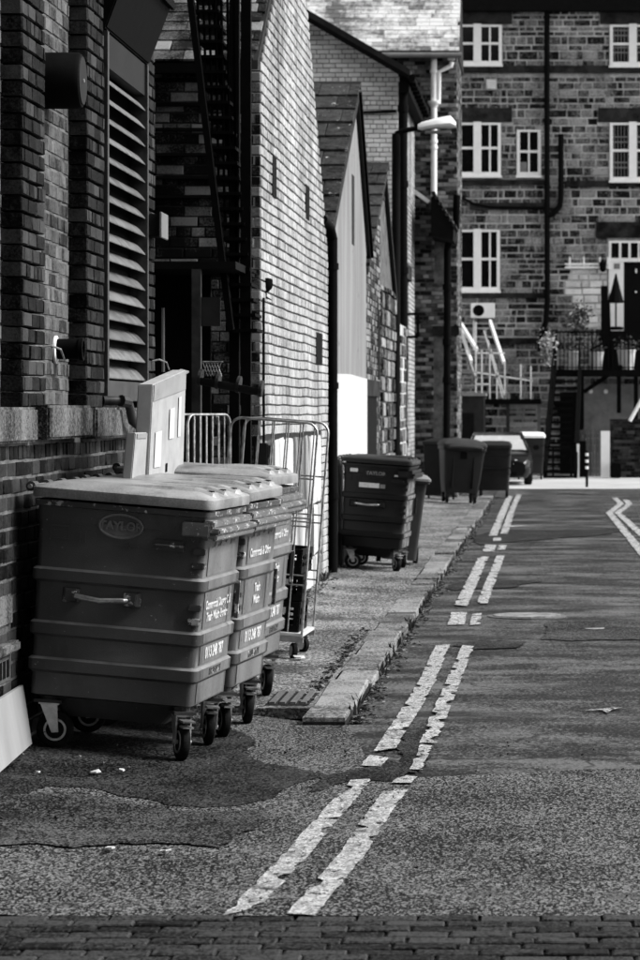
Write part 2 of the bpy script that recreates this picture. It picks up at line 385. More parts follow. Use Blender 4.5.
apron = sheet('forecourt', m_near, [(-6,10.72),(9,10.72),(9,15.15),(.25,15.12),(-.70,14.75),(-.9,14.95),(-1.2,17.2),(-1.52,17.45),(-1.8,17.75),(-6,17.75)], 0.0)
lane = sheet('road', m_lane, [(-1.2,14.4),(9,14.4),(9,69.0),(-1.2,69.0)], -.006)
def gp(x, y, z=0):
    Y = gy(y, z); return ((x-VX)*Y/F, Y)
# darker asphalt area between the lines and around the bins, and a smoother patch at lower left
sheet('tarmac_patch', m_dark_tar, [gp(-60,806,.1), gp(60,783,.05), gp(215,806), gp(262,800), gp(300,785), gp(332,778), gp(268,765), gp(245,744), gp(230,728), gp(120,700,.1), gp(-60,700,.1)], .004, apron, wob=.012)
sheet('tarmac_patch', m_mid_tar, [gp(-60,792,.1), gp(60,790,.05), gp(200,812), gp(268,812), gp(268,826), gp(215,848), gp(120,846), gp(-60,836,.1)], .0085, apron, wob=.012)
sheet('tarmac_patch', m_dark_tar, [gp(392,768), gp(398,735), gp(432,729), gp(428,752), gp(418,775)], .003, lane, wob=.012)
sheet('tarmac_patch', m_dark_tar, [gp(316,792), gp(330,778), gp(375,762), gp(398,766), gp(415,772), gp(405,784), gp(365,782)], .005, apron, wob=.01)
sheet('tarmac_patch', m_mid_tar, [gp(538,640), gp(552,622), gp(660,621), gp(660,640)], .002, lane, wob=.01)
sheet('tarmac_patch', m_dark_tar, [gp(448,585), gp(470,580), gp(545,581), gp(510,588), gp(455,590)], .0045, lane, wob=.012)
sheet('tarmac_patch', m_dark_tar, [gp(470,536), gp(500,530), gp(560,530), gp(640,529), gp(600,535), gp(520,541), gp(478,545)], .003, lane, wob=.012)
sheet('tarmac_patch', m_dark_tar, [gp(450,645), gp(480,640), gp(530,643), gp(515,648), gp(470,649)], .003, lane, wob=.01)
far = sheet('yard', m_far_ground, [(-12,69.0),(14,69.0),(14,95),(-12,95)], -.002)
# pavement with its stone kerb
pave = MB()
xs = [-3.3,-2.85,-2.6,-2.4,-2.2,-1.95,-1.46]; ys = [17.75+i*1.0 for i in range(46)]
vs = [(x, y, max(0, min(.14, (-1.95-x)*SLP))+.045) for y in ys for x in xs]
n = len(xs); fs = [(j*n+i, j*n+i+1, (j+1)*n+i+1, (j+1)*n+i) for j in range(len(ys)-1) for i in range(n-1)]
pave.add(vs, fs); pave.add([(xs[0],17.75,-.02),(xs[-1],17.75,-.02)]+[(x,17.75,max(0,min(.14,(-1.95-x)*SLP))+.045) for x in reversed(xs)], [tuple(range(n+2))])
pave = pave.build('pavement', m_pave); pave['kind'] = 'structure'
kerb = box('kerb', m_soil, None, -1.465, -1.215, 17.2, 62.7, -.05, .02); kerb['kind'] = 'structure'
y = 17.2; rk = random.Random(4); kl = [.75, 1.55, .8, 1.2, 1.25, 1.1, .9, 1.3]
i = 0
while y < 62:
    l = kl[i] if i < len(kl) else rk.uniform(.8, 1.35); i += 1
    o = bpy.data.objects.new('kerbstone', piece_mesh('kerbstone', m_kerb, rk.randrange(6))); C.objects.link(o)
    # piece front (-Y local) turned to face up
    o.rotation_euler = (R(-90)+rk.uniform(-.02,.02), rk.uniform(-.02,.02), rk.uniform(-.012,.012)); o.scale = (.25, .13, l-.02)
    o.location = (-1.335+rk.uniform(-.012,.012), y+l/2, -.008+rk.uniform(-.008,.006)); adopt(o, kerb, True)
    y += l
# gully grate beside the kerb end
gr = thing('gully_grate', 'rusty slotted gully grate set in the pavement by the kerb end', 'grate', (-1.62, 18.3, .045))
MB().box(-1.76, -1.49, 17.9, 18.75, .047, .051).build('frame', m_soil, gr)
for k in range(4):
    MB().box(-1.74+k*.065, -1.705+k*.065, 17.95, 18.7, .051, .063).build('grate_bar', m_iron, gr)
# strip of clay pavers across the foreground
strip = box('paver_crossing', m_soil, None, -4, 3, 8.9, 10.73, -.08, -.012); strip['kind'] = 'structure'
rows = 0; yy = 10.725; rp = random.Random(9); PL = []
while yy > 9.1:
    off = (rows % 2)*.112+rp.uniform(-.02,.02)+(.05 if rows == 5 else 0)
    x = -2.75+off
    while x < .95:
        PL.append((x+.112, yy-.056)); x += .2265
    yy -= .1125; rows += 1
PL.sort(key=lambda p: -p[1])
for (x, yv) in PL[:298]:
    o = bpy.data.objects.new('paver', piece_mesh('paver', m_paver, rp.randrange(6))); C.objects.link(o)
    o.rotation_euler = (R(-90)+rp.uniform(-.02,.02), rp.uniform(-.015,.015), rp.uniform(-.015,.015)); o.scale = (.2165, .06, .103)
    o.location = (x, yv, -.027+rp.uniform(-.004,.003)); adopt(o, strip, True)

# painted double lines, worn and broken
def line(pts, wd, parent, z, seed):
    rg = random.Random(seed); m = MB(); P = []
    for a, b in zip(pts[:-1], pts[1:]):
        d = math.hypot(b[0]-a[0], b[1]-a[1]); k = max(1, int(d/.045))
        P += [(a[0]+(b[0]-a[0])*t/k, a[1]+(b[1]-a[1])*t/k) for t in range(k)]
    P.append(pts[-1]); Lft = []; Rgt = []; jl = jr = 0; bl_ = br_ = 0; el, er = [(rg.uniform(-.10,.10), rg.uniform(-.10,.10)) for _ in range(2)]
    for i, p in enumerate(P):
        q = P[min(i+1, len(P)-1)]; o = P[max(i-1, 0)]; dx, dy = q[0]-o[0], q[1]-o[1]; dd = math.hypot(dx, dy) or 1
        nx, ny = dy/dd, -dx/dd
        jl = jl*.6+rg.uniform(-.0035, .0035); jr = jr*.6+rg.uniform(-.0035, .0035)
        if rg.random() < .06: jl -= .012
        if rg.random() < .06: jr -= .012
        bl_ = bl_-1 if bl_ > 0 else (rg.randint(2, 6) if rg.random() < .03 else 0); br_ = br_-1 if br_ > 0 else (rg.randint(2, 6) if rg.random() < .03 else 0)
        hl = wd/2+jl-(rg.uniform(.02,.045) if bl_ else 0); hr = wd/2+jr-(rg.uniform(.02,.045) if br_ else 0)
        e0 = el if i == 0 else (er if i == len(P)-1 else (0, 0)); tx, ty = dx/dd, dy/dd
        Lft.append((p[0]-nx*hl+tx*e0[0], p[1]-ny*hl+ty*e0[0], z)); Rgt.append((p[0]+nx*hr+tx*e0[1], p[1]+ny*hr+ty*e0[1], z))
    nP = len(P)
    m.add(Lft+Rgt, [(i, i+1, nP+i+1, nP+i) for i in range(nP-1)])
    o = m.build('painted_line', m_paint, parent)
    if o.data.polygons[0].normal.z < 0: o.data.flip_normals()
    return o
G = lambda *p: [gp(a, b) for a, b in p]
line(G((241,914),(300,851),(328,820)), .112, apron, .0075, 1); line(G((328.6,819),(340,806),(362,781)), .105, apron, .0095, 3)
line(G((303,913),(330,882),(352,856),(380,812),(398,789)), .112, apron, .0075, 4)
line(G((399,786),(409,777)), .10, apron, .0095, 6)
line(G((371,766),(380,757)), .12, lane, .008, 7); line(G((384,751),(413,706),(428,680),(443,645)), .115, lane, .005, 8)
line(G((416,771),(427,746)), .07, lane, .009, 10); line(G((428,744),(446,700),(455,678),(468,647)), .10, lane, .008, 11)
line(G((456,625),(459,613)), .15, lane, .005, 13); line(G((475,625),(477,614)), .09, lane, .005, 14)
line(G((461,606),(484,557)), .13, lane, .008, 15); line(G((482,604),(501,556)), .11, lane, .008, 16)
line(G((488,552),(491,545)), .16, lane, .005, 17); line(G((501,550),(503,545)), .11, lane, .005, 18)
line(G((493,536),(503,512),(510,496)), .13, lane, .005, 19); line(G((504,534),(513,508),(519,495)), .12, lane, .005, 20)
line(G((497,541),(497.5,538)), .12, lane, .005, 21)
line(G((650,562),(609.5,513),(621,504),(615,498)), .13, lane, .005, 22); line(G((660,551),(618,513),(629.5,504),(626,500)), .13, lane, .005, 23)
line(G((503,527.5),(521,526)), .22, lane, .0085, 24)
line(G((588,711),(617,709)), .07, lane, .005, 25); line(G((606,713),(612,708)), .05, lane, .0085, 26); line(G((596,629),(606,628.6)), .14, lane, .005, 28)
mc = thing('manhole_cover', 'pale worn manhole cover in the lane past the first line gap', 'manhole cover', (gp(527,616)[0], gp(527,616)[1], -.006))
cx, cy = gp(527,616)
MB().lathe((cx,cy,-.006), (0,0,1), [(0,.36),(.01,.36),(.012,.34)], 28).build('cover_frame', m_iron, mc)
MB().lathe((cx,cy,.006), (0,0,1), [(0,.31),(.006,.31),(.008,.29)], 28).build('cover_plate', m_cover, mc)

# ------------------------------------------------------------------ near brick building (left)
XW, XR = -2.85, -2.965
nb = thing('brick_building', 'near dark brick building with piers, stone sill and a tall louvre', 'building', (-4.5, 13, 0))
core = MB().box(-7, XR-.006, 7, 20.91, -.1, 9).build('wall', m_mortar, nb)
CB = .0885
piers = [(13.2, 13.9), (15.66, 16.37), (17.86, 18.53), (20.46, 20.92)]
# lower wall
lowcore = MB().box(XR-.006, XW-.006, 7, 20.90, -.1, 1.72).build('plinth', m_mortar, nb)
rl = random.Random(1)
rects = courses(lambda v: (13.0, 20.92), 1.70, .24, CB, .012, [(13.0,15.35,.72,.92),(14.9,15.35,.44,.6)], rl)
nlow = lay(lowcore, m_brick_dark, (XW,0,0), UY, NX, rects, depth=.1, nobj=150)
# upper: recess brick and piers
rects = courses(lambda v: [(13.9, 15.66), (16.37, 17.86)], 5.2, .24, CB, .012, [], rl, v0=1.80)
lay(core, m_brick_recess, (XR,0,0), UY, NX, rects, depth=.09, nobj=90)
rects = courses(lambda v: [p for p in piers], 5.2, .24, CB, .012, [], rl, v0=1.88)
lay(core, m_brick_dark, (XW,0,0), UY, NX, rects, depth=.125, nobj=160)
# stone sill blocks
for (a, b, xf, dz) in ((12.8, 15.86, -2.80, 0), (15.9, 17.42, -2.745, .012), (17.62, 20.3, -2.75, 0)):
    m = MB(); k = 10
    for q in range(1): m.box(-2.97, xf, a, b, 1.695+dz, 1.885+dz)
    o = m.build('stone_sill', m_sill, nb, bevel=.014)
# plaster block, slot and ledge low on the wall
box('stone_block', m_sill, nb, XW-.05, XW+.012, 13.0, 15.32, .74, .90, bevel=.01)
box('ledge', m_sill, nb, XW-.05, XW+.05, 13.0, 15.34, .60, .655, bevel=.01)
vb = box('air_brick', m_iron, nb, XW-.05, XW+.004, 14.92, 15.28, .45, .58)
for k in range(3): box('slot', m_black_matt, vb, XW-.01, XW+.008, 14.98+k*.1, 15.04+k*.1, .47, .56)
# tall louvre
lv = thing('louvre_vent', 'tall grey metal louvre vent between brick piers', 'vent', (XW, 19.5, 1.93))
fr = MB()
fr.box(-2.96, -2.83, 18.55, 18.62, 1.93, 4.30); fr.box(-2.96, -2.83, 20.39, 20.45, 1.93, 4.30)
fr.box(-2.96, -2.835, 18.62, 20.39, 1.93, 2.06)
fr.build('frame', m_dark_metal, lv, bevel=.004)
box('blank_panel', m_dkgrey, lv, -2.93, -2.85, 18.62, 20.39, 4.08, 4.30)
box('backing', m_black_matt, lv, -2.965, -2.955, 18.6, 20.4, 2.0, 4.1)
for k in range(16):
    z = 2.08+k*.1265
    m = MB(); prof = []
    for t in range(6):                # curved blade, falling outwards
        a = t/5; prof.append((-2.945+.10*a, z+.085-.085*a**1.6))
    poly = prof+[(p[0]-.002, p[1]-.006) for p in reversed(prof)]
    m.prism(poly, 'y', 18.62, 20.39)
    m.build('slat', m_louvre, lv, smooth=False)
# hopper-shaped hood above the louvre
hd = thing('extract_hood', 'black flared metal hood above the louvre', 'hood', (-2.8, 19.5, 4.3))
MB().prism([(-2.97,4.31),(-2.835,4.31),(-2.665,4.76),(-2.30,5.7),(-2.30,6.6),(-2.97,6.6)], 'y', 18.52, 20.5).build('hood_shell', m_black, hd, bevel=.01)
MB().box(-2.68,-2.655,18.5,20.52,4.70,4.76).build('seam_flange', m_black, hd)
# drum vent and small flue
dv = thing('drum_vent', 'dark drum shaped vent high on the brick wall', 'vent', (-2.96, 17.0, 3.8))
MB().lathe((-2.965,17.0,3.80), (1,0,0), [(0,.165),(.20,.165),(.22,.155),(.223,.14)], 28).build('drum', m_black, dv, smooth=True)
MB().lathe((-2.742,17.0,3.80), (1,0,0), [(0,.142),(.006,.14)], 28).build('drum_face', m_dkgrey, dv)
for k in range(4): MB().cyl((-2.965,17.0,3.80),(-2.73,17.0,3.80),.012).build('bolt', m_steel, dv) if k == 0 else None
fl = thing('flue_pipe', 'small black flue pipe with a white flange on the brick wall', 'flue', (-2.96, 17.35, 2.23))
MB().lathe((-2.962,17.35,2.23), (1,0,0), [(0,.085),(.012,.085),(.016,.07)], 24).build('flange', m_whitep, fl, smooth=True)
MB().lathe((-2.95,17.35,2.235), (1,0,0), [(0,.062),(.13,.062),(.135,.07),(.16,.07),(.16,.05),(.10,.05)], 20).build('pipe', m_black, fl, smooth=True)
dp = thing('drain_pipe', 'short bent drain pipe below the louvre by the sill', 'pipe', (-2.72, 18.6, 1.9))
MB().tube([(-2.85,18.5,1.93),(-2.74,18.55,1.93),(-2.70,18.6,1.90),(-2.69,18.68,1.80),(-2.66,19.0,1.74),(-2.63,19.25,1.66)], .03, 10).build('pipe', m_dark_metal, dp, smooth=True)
MB().tube([(-2.74,18.52,1.93),(-2.70,18.58,1.92)], .038, 10).build('collar', m_dark_metal, dp)
for (p, lab) in (((-2.84,16.2,2.22), 'bent wire hook on the brick pier beside the small flue'), ((-2.84,20.7,2.22), 'bent wire hook on the pier past the louvre')):
    h = MB().tube([p, (p[0]+.05,p[1]+.02,p[2]+.01), (p[0]+.09,p[1]+.1,p[2]-.01), (p[0]+.1,p[1]+.15,p[2]-.06)], .006, 6).build('wall_hook', m_galv)
    tag(h, lab, 'hook')
ub = thing('meter_box', 'small pale box on the end of the near brick wall', 'box', (-2.82, 20.8, 3.2))
b0, b1 = at(153,238,20.8), at(165,216,20.8)
box('case', m_dkgrey, ub, -2.85, b1.x, 20.55, 20.85, b0.z, b1.z, bevel=.008)
box('front_plate', m_grey, ub, b1.x-.004, b1.x+.012, 20.52, 20.88, b0.z-.012, b1.z+.012, bevel=.004)

# unseen block added behind the camera to cut sky light at the alley mouth
sfb = thing('shade_block', 'tall brick street front behind the photographer, outside the picture', 'building', (0, -9, 0))
box('wall', m_brick_dark, sfb, -30, 25, -16, -2, -.1, 24)
box('roof', m_dkgrey, sfb, -30.3, 25.3, -16.3, -1.7, 24.01, 24.6)
# ------------------------------------------------------------------ second building: pale gable to the alley, dark yard front
X2 = -2.41
b2 = thing('pale_brick_building', 'pale brick gable building behind the bins with a dark yard front', 'building', (-4.4, 27.6, 0))
gab = [(24.2,-.1),(31.5,-.1),(31.5,3.55),(27.64,6.9),(24.2,4.74)]
c2 = MB().prism([(a+.012*(a < 25), b) for a, b in gab], 'x', -7.0, X2-.012).build('wall', m_mortar_dark, b2)
def ol2(v):
    if v < 3.55: return (24.2, 31.5)
    lo = 24.2 if v < 4.74 else 24.2+(v-4.74)/.628
    hi = 31.5-(v-3.55)/.868
    return (lo, hi) if hi-lo > .1 else None
slots = [(25.05,25.3,4.13,4.47),(28.2,28.45,4.0,4.28),(29.75,30.15,2.35,2.68)]
rects = courses(ol2, 6.9, .235, .087, .011, [(24.2,30.6,.0,1.62)], random.Random(2))
lay(c2, m_brick_pale, (X2,0,0), UY, NX, rects, depth=.10, nobj=200)
# patched lower part: big flags of old render
rg = random.Random(12); rects = []
v = 0
for hh in (.38, .52, .72):
    u = 24.2
    while u < 30.6:
        l = rg.uniform(.45, .95); rects.append((u+.01, min(u+l, 30.6)-.01, v+.01, v+hh-.01)); u += l
    v += hh
m_patch = pm('patched_render', .06, .55, rnd=.8, sc=3, nz=.6, fine=.2, stretch=(1,1,.3), bump=.3)
lay(c2, m_patch, (X2,0,0), UY, NX, rects, depth=.08, nobj=60, name='render_panel')
for (a, b, z0, z1) in slots:
    pass
for (xa, xb, ya, yb) in ((272,276,154,196),(305.5,309,184,218),(316,322,332,364)):
    Ya, Yb = -X2*F/(VX-xa), -X2*F/(VX-xb)
    z0, z1 = H-(yb-VY)*Ya/F, H-(ya-VY)*Ya/F
    box('vent_slot', m_black_matt, b2, X2-.05, X2+.006, Ya, Yb, z0, z1)
# yard front (faces the camera), banded brick
rects = courses(lambda v: (-7.0, X2-.005), 4.70, .235, .087, .011, [], random.Random(3))
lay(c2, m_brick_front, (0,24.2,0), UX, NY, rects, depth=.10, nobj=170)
for yy in (80, 105, 130, 155, 178, 197):
    z = H+(410-yy)*24.2/F
    box('ledge_course', m_black_matt, b2, -7.0, X2-.30, 24.13, 24.2, z-.012, z+.012)
# roof: near slope seen from the alley
def slates(parent, mat, eaveY, eaveZ, ridgeY, ridgeZ, xa, xb, rowsn, wid, th, nobj, name='slate', joined='slates'):
    e, r = Vector((0,eaveY,eaveZ)), Vector((0,ridgeY,ridgeZ)); d = (r-e); ln = d.length; d.normalize()
    nrm = Vector((0,-d.z,d.y)) if d.y > 0 else Vector((0,d.z,-d.y))
    tilt = math.atan2(d.z, abs(d.y)); rg = random.Random(rowsn*31+int(wid*100)); step = ln/rowsn; items = []
    for i in range(rowsn):
        x = xa-(wid/2 if i % 2 else 0)
        while x < xb:
            l = wid*rg.uniform(.85, 1.15); x1 = min(x+l, xb); x0 = max(x, xa)
            if x1-x0 > .05: items.append((x0+.004, x1-.004, i))
            x += l
    jm = MB()
    scr = sorted(items, key=lambda t: -(t[1]-t[0]) if True else 0)
    vis = [t for t in items if px(Vector(((t[0]+t[1])/2, (e+d*step*t[2]).y, (e+d*step*t[2]).z)))[0] > 150]
    solo = set(map(id, vis[:0])) if nobj == 0 else set(sorted(vis, key=lambda t: -t[1])[:nobj])
    for t in items:
        c = e+d*(step*(t[2]+.5))+nrm*(th*.9)+Vector(((t[0]+t[1])/2,0,0))
        M = Matrix.Translation(c) @ (Matrix.Rotation(tilt-.06, 4, 'X') if d.y > 0 else Matrix.Rotation(math.pi, 4, 'Z') @ Matrix.Rotation(tilt-.06, 4, 'X'))
        M = M @ Matrix.Rotation(R(-90), 4, 'X')
        s = (t[1]-t[0], th*rg.uniform(.8, 1.2), step*1.12)
        if t in solo:
            o = bpy.data.objects.new(name, piece_mesh(name, mat, rg.randrange(6))); C.objects.link(o)
            o.matrix_world = M @ Matrix.Diagonal((s[0], s[1], s[2], 1)); adopt(o, parent, True)
        else:
            vs, fs = piece_data(rg.randrange(6), mat)
            jm.add([M @ Vector((v[0]*s[0], v[1]*s[1], v[2]*s[2])) for v in vs], fs)
    if jm.v: q = jm.build(joined, mat, parent); q['kind'] = 'stuff'
rf = MB().prism([(24.1,4.70),(24.12,4.78),(27.64,6.98),(31.6,3.56),(31.6,3.48),(27.64,6.86)], 'x', -7.0, X2-.02).build('roof', m_dkgrey, b2)
slates(rf, m_brick_front, 24.08, 4.76, 27.64, 6.98, -7.0, X2-.03, 22, .28, .02, 60)
box('gutter', m_black_matt, b2, -7, X2-.25, 24.0, 24.10, 4.66, 4.74)
# dark pier of brick left of the pale corner, cable clips on the corner
sl = thing('security_lamp', 'small dark bell lamp on the corner of the pale wall', 'lamp', (X2, 24.5, 2.9))
p = at(266,285,24.6)
MB().lathe((p.x,24.6,p.z+.06), (0,0,-1), [(0,.02),(.01,.055),(.06,.06),(.09,.05),(.12,.02)], 16).build('lamp_head', m_black, sl, smooth=True)
MB().tube([(X2,24.6,p.z-.10),(X2+.05,24.6,p.z-.13),(p.x,24.6,p.z-.11),(p.x,24.6,p.z-.05)], .008, 6).build('bracket', m_dark_metal, sl)
cb = MB().tube([(X2+.012,24.28,p.z-.12),(X2+.012,24.28,2.2),(X2+.012,24.3,1.0)], .012, 6).build('cable', m_black)
tag(cb, 'thin black cable running down the pale wall corner', 'cable')
jb = thing('junction_box', 'grey metal box on the corner of the pale wall behind the cage', 'box', (X2, 24.2, 1.5))
a, b = at(255,474,24.1), at(269,443,24.1)
box('case', m_dkgrey, jb, a.x, b.x, 24.0, 24.16, a.z, b.z, bevel=.01)
box('hasp', m_dark_metal, jb, b.x, b.x+.02, 24.03, 24.10, b.z-.12, b.z-.02)

# lean-to shed frame in the yard
sh = thing('yard_shelter', 'dark lean-to shelter with steel post in the yard corner', 'shelter', (-3.0, 23, 0))
zt = at(0,262,22.7).z
box('roof_panel', m_black_matt, sh, -5.6, -2.45, 22.6, 24.05, zt-.06, zt, )
p = at(198,0,22.6)
box('post', m_dark_metal, sh, p.x-.05, p.x+.02, 22.6, 22.68, 0, zt-.06)
box('side_panel', m_dkgrey, sh, p.x+.022, at(220,0,22.6).x, 22.62, 22.64, at(0,326,22.6).z, at(0,297,22.6).z)
box('back_panel', m_black_matt, sh, -5.6, p.x-.02, 23.6, 23.66, 0, zt-.06)
box('rail', m_black, sh, -5.6, p.x-.05, 22.6, 22.66, at(0,376,22.6).z, at(0,372,22.6).z)
MB().cyl(at(163,470,22.7), at(163,308,22.7), .012).build('rod', m_grey, sh)
gt = thing('loose_gutter', 'length of half round gutter sticking out from the yard shelter', 'gutter', at(232,380,22.5))
a, b = at(199,377,22.5), at(263,389,22.45)
d = (b-a).normalized(); up = Vector((0,0,1)); sdv = d.cross(up).normalized(); up = sdv.cross(d)
rings = []
for p in (a, b):
    rings.append([p+sdv*.06*math.cos(R(180+180*k/10))+up*.06*math.sin(R(180+180*k/10)) for k in range(11)]+[p+sdv*.05*math.cos(R(360-180*k/10))+up*.05*math.sin(R(360-180*k/10)) for k in range(11)])
MB().loft(rings).build('channel', m_dkgrey, gt, smooth=True)
for t in (.02, .3, .62, .97):
    c = a+(b-a)*t
    MB().lathe(c-d*.012, d, [(0,.066),(.024,.066)], 18).build('joint_ring', m_dark_metal, gt)
ms = thing('wire_basket', 'small wire mesh basket sitting on the loose gutter', 'basket', at(209,370,22.5))
m = MB(); p0 = at(203,362,22.5); p1 = at(217,376,22.5)
for k in range(6):
    t = k/5
    m.cyl((p0.x+(p1.x-p0.x)*t,22.47,p0.z),(p0.x+(p1.x-p0.x)*(t+.35),22.47,p1.z),.003,5); m.cyl((p0.x+(p1.x-p0.x)*(t+.35),22.465,p0.z),(p0.x+(p1.x-p0.x)*t,22.465,p1.z),.003,5)
m.build('mesh', m_galv, ms); MB().tube([(p0.x,22.47,p0.z),(p1.x+.05,22.47,p0.z)], .006, 6).build('rim', m_galv, ms)

# black steel fire escape in front of the yard wall
fe = thing('steel_fire_escape', 'tall black steel fire escape against the yard wall', 'fire escape', (-2.7, 23.4, 0))
YF = 23.3
def fbar(nm, p, q, wx, wz, Y=YF, m=m_black): MB().bar(at(*p, Y), at(*q, Y), wx, wz, up=(0,1,0)).build(nm, m, fe)
fbar('stringer', (187,-30), (231,330), .05, .12); fbar('stringer', (212,-30), (246,330), .05, .12, YF+.5)
MB().box(at(225,0,YF).x, at(235,0,YF).x, YF+.3, YF+.38, 0, 5.6).build('post', m_black, fe)
MB().box(at(240,0,YF).x, at(250,0,YF).x, YF+.05, YF+.13, 0, 5.6).build('post', m_black, fe)
for k in range(24):
    t = k/23
    a = at(190+42*t, -20+350*t, YF); MB().box(a.x, a.x+.20, YF+.02, YF+.52, a.z-.012, a.z+.012).build('tread', m_black, fe)
for k in range(7):
    x = 196+k*6.2
    MB().cyl(at(x, -30, YF+.1), at(x+4, max(60, (x-190)*7.5), YF+.1), .012, 6).build('baluster', m_black, fe)

# downpipe at the joint of the pale building and the rendered gable
dpp = thing('black_downpipe', 'black downpipe between the pale wall and the rendered gable', 'pipe', (-2.36, 31.6, 0))
MB().cyl((-2.37,31.62,.1),(-2.37,31.62,3.75),.055,12).build('pipe', m_black, dpp, smooth=True)
for z in (.9, 2.1, 3.4): MB().cyl((-2.37,31.62,z),(-2.37,31.62,z+.07),.068,12).build('collar', m_black, dpp)
MB().tube([(-2.37,31.62,3.75),(-2.38,31.4,3.85),(-2.42,30.9,3.9)], .05, 10).build('swan_neck', m_black, dpp, smooth=True)

# ------------------------------------------------------------------ third building: rendered gable with stone slate roof
X3 = -2.42
b3 = thing('rendered_gable_building', 'narrow building with grey and white rendered gable and stone slate roof', 'building', (-4.5, 35, 0))
up3 = MB().prism([(31.85,2.28),(38.2,2.28),(38.2,3.95),(36.0,5.72),(31.85,3.80)], 'x', -7, X3).build('upper_wall', m_render, b3)
MB().prism([(31.8,.46),(38.22,.46),(38.22,2.279),(35,2.30),(31.8,2.27)], 'x', -7, X3+.012).build('lower_wall', m_white_render, b3)
box('plinth', m_black_matt, b3, -7, X3+.02, 31.8, 38.2, -.1, .459)
a, b = at(352,215,0+36), at(354,175,36)
box('vent_slot', m_dkgrey, b3, X3-.05, X3+.006, 35.4, 35.8, 3.9, 4.75)
r3 = MB().prism([(31.7,3.72),(31.66,3.80),(36.0,5.84),(38.4,3.95),(38.36,3.86),(36.0,5.70)], 'x', -7, X3+.05).build('roof', m_dkgrey, b3)
slates(r3, m_slate, 31.55, 3.80, 36.0, 5.88, -6.0, X3+.07, 10, .42, .05, 80)
MB().prism([(35.85,5.86),(36.0,5.95),(36.15,5.86)], 'x', -6, X3+.07).build('ridge_tile', m_dkgrey, r3)
MB().bar((X3+.04,36.0,5.80),(X3+.04,38.42,3.90),.05,.09,up=(1,0,0)).build('barge_board', m_black, b3)

# fourth: lower brick outbuilding with a slate roof
X4 = -2.45
b4 = thing('outbuilding', 'low brick outbuilding with a small slate roof beside the rendered gable', 'building', (-4.5, 41.5, 0))
c4 = MB().prism([(38.35,-.1),(45.5,-.1),(45.5,3.6),(42.7,5.25),(38.35,3.72)], 'x', -7, X4-.012).build('wall', m_mortar, b4)
def ol4(v):
    if v < 3.6: return (38.35, 45.5)
    lo = 38.35+max(0, (v-3.72)/.352); hi = 45.5-(v-3.6)/.59
    return (lo, hi) if hi-lo > .1 else None
rects = courses(ol4, 5.2, .235, .087, .012, [(38.6,41.0,0,2.05),(41.9,45.5,0,5)], random.Random(5))
lay(c4, m_brick_mid, (X4,0,0), UY, NX, rects, depth=.09, nobj=0)
rects = courses(lambda v: (41.9,45.5), 3.7, .5, .21, .025, [], random.Random(6), garden=False, rough=.2)
lay(c4, m_stone, (X4+.03,0,0), UY, NX, rects, depth=.12, nobj=60, name='stone', joined='stonework', jit=.02)
box('door', m_black_matt, b4, X4-.04, X4+.003, 38.6, 41.0, .02, 2.05); box('lintel', m_dressed, b4, X4-.04, X4+.03, 38.4, 41.3, 2.06, 2.28)
box('window_slot', m_black_matt, b4, X4-.03, X4+.006, 41.2, 41.7, 2.3, 3.3)
r4 = MB().prism([(38.3,3.66),(38.26,3.74),(42.7,5.40),(45.7,3.62),(45.66,3.52),(42.7,5.26)], 'x', -7, X4+.05).build('roof', m_dkgrey, b4)
slates(r4, m_slate, 38.2, 3.74, 42.7, 5.44, -5.5, X4+.08, 9, .4, .05, 60)
MB().prism([(42.5,5.42),(42.7,5.52),(42.9,5.42)], 'x', -6, X4+.08).build('ridge_tile', m_dkgrey, r4)

# yard wall between the outbuilding and the tall gable
yw = thing('stone_yard_wall', 'rough stone wall between the outbuilding and tall gable', 'wall', (-2.8, 49.5, 0))
cw = box('wall', m_stone_mortar, yw, -3.1, -2.665, 45.6, 53.9, -.1, 3.4)
rects = courses(lambda v: (45.6, 53.9), 3.4, .5, .2, .025, [], random.Random(8), garden=False, rough=.2)
lay(cw, m_stone, (-2.65,0,0), UY, NX, rects, depth=.1, nobj=60, name='stone', joined='stonework', jit=.02)

# ------------------------------------------------------------------ fifth: tall pale brick gable end
X5 = -2.8
b5 = thing('tall_gable_building', 'tall pale brick gable end with a dark overhanging roof', 'building', (-5.4, 57, 0))
zr = 8.16+.57*2.6
c5 = MB().prism([(-8,-.1),(X5-.012,-.1),(X5-.012,8.16),(-5.4,zr),(-8,8.16)], 'y', 54.02, 60.0).build('wall', m_mortar_dark, b5)
def ol5(v):
    if v < 8.16: return (-6.6, X5)
    x = X5-(v-8.16)/.57
    return (max(-6.6, -10.8-x), x) if x > -5.3 else None
rects = courses(ol5, zr, .235, .087, .012, [], random.Random(10), v0=2.5)
lay(c5, m_brick_far, (0,54,0), UX, NY, rects, depth=.08, nobj=60)
rects = courses(lambda v: (54.0, 60), 8.1, .235, .087, .012, [(55.6,57.0,5.6,7.2),(55.6,57.4,2.4,4.4)], random.Random(11))
lay(c5, m_brick_pale, (X5,0,0), UY, NX, rects, depth=.08, nobj=0)
for (z0, z1) in ((5.6,7.2),(2.4,4.4)): box('window', m_glass, b5, X5-.1, X5-.06, 55.6, 57.2, z0, z1)
box('lintel', m_dressed, b5, X5-.1, X5+.06, 55.4, 57.6, 4.41, 4.7)
ov = .28
rf5 = MB()
for sgn in (1, -1):
    xe = X5+.22 if sgn == 1 else -8.22
    rf5.prism([(xe,8.16-.125),(xe,8.16+.0),(-5.4,zr+.16),(-5.4,zr+.02)], 'y', 53.55, 60.3)
rf5.build('roof', m_dkgrey, b5)
MB().bar((X5+.2,53.52,8.0),(-5.4,53.52,zr-.02),.06,.36,up=(0,1,0)).build('barge_board', m_black, b5)  # deep black board also stands in for the shadow under the rake
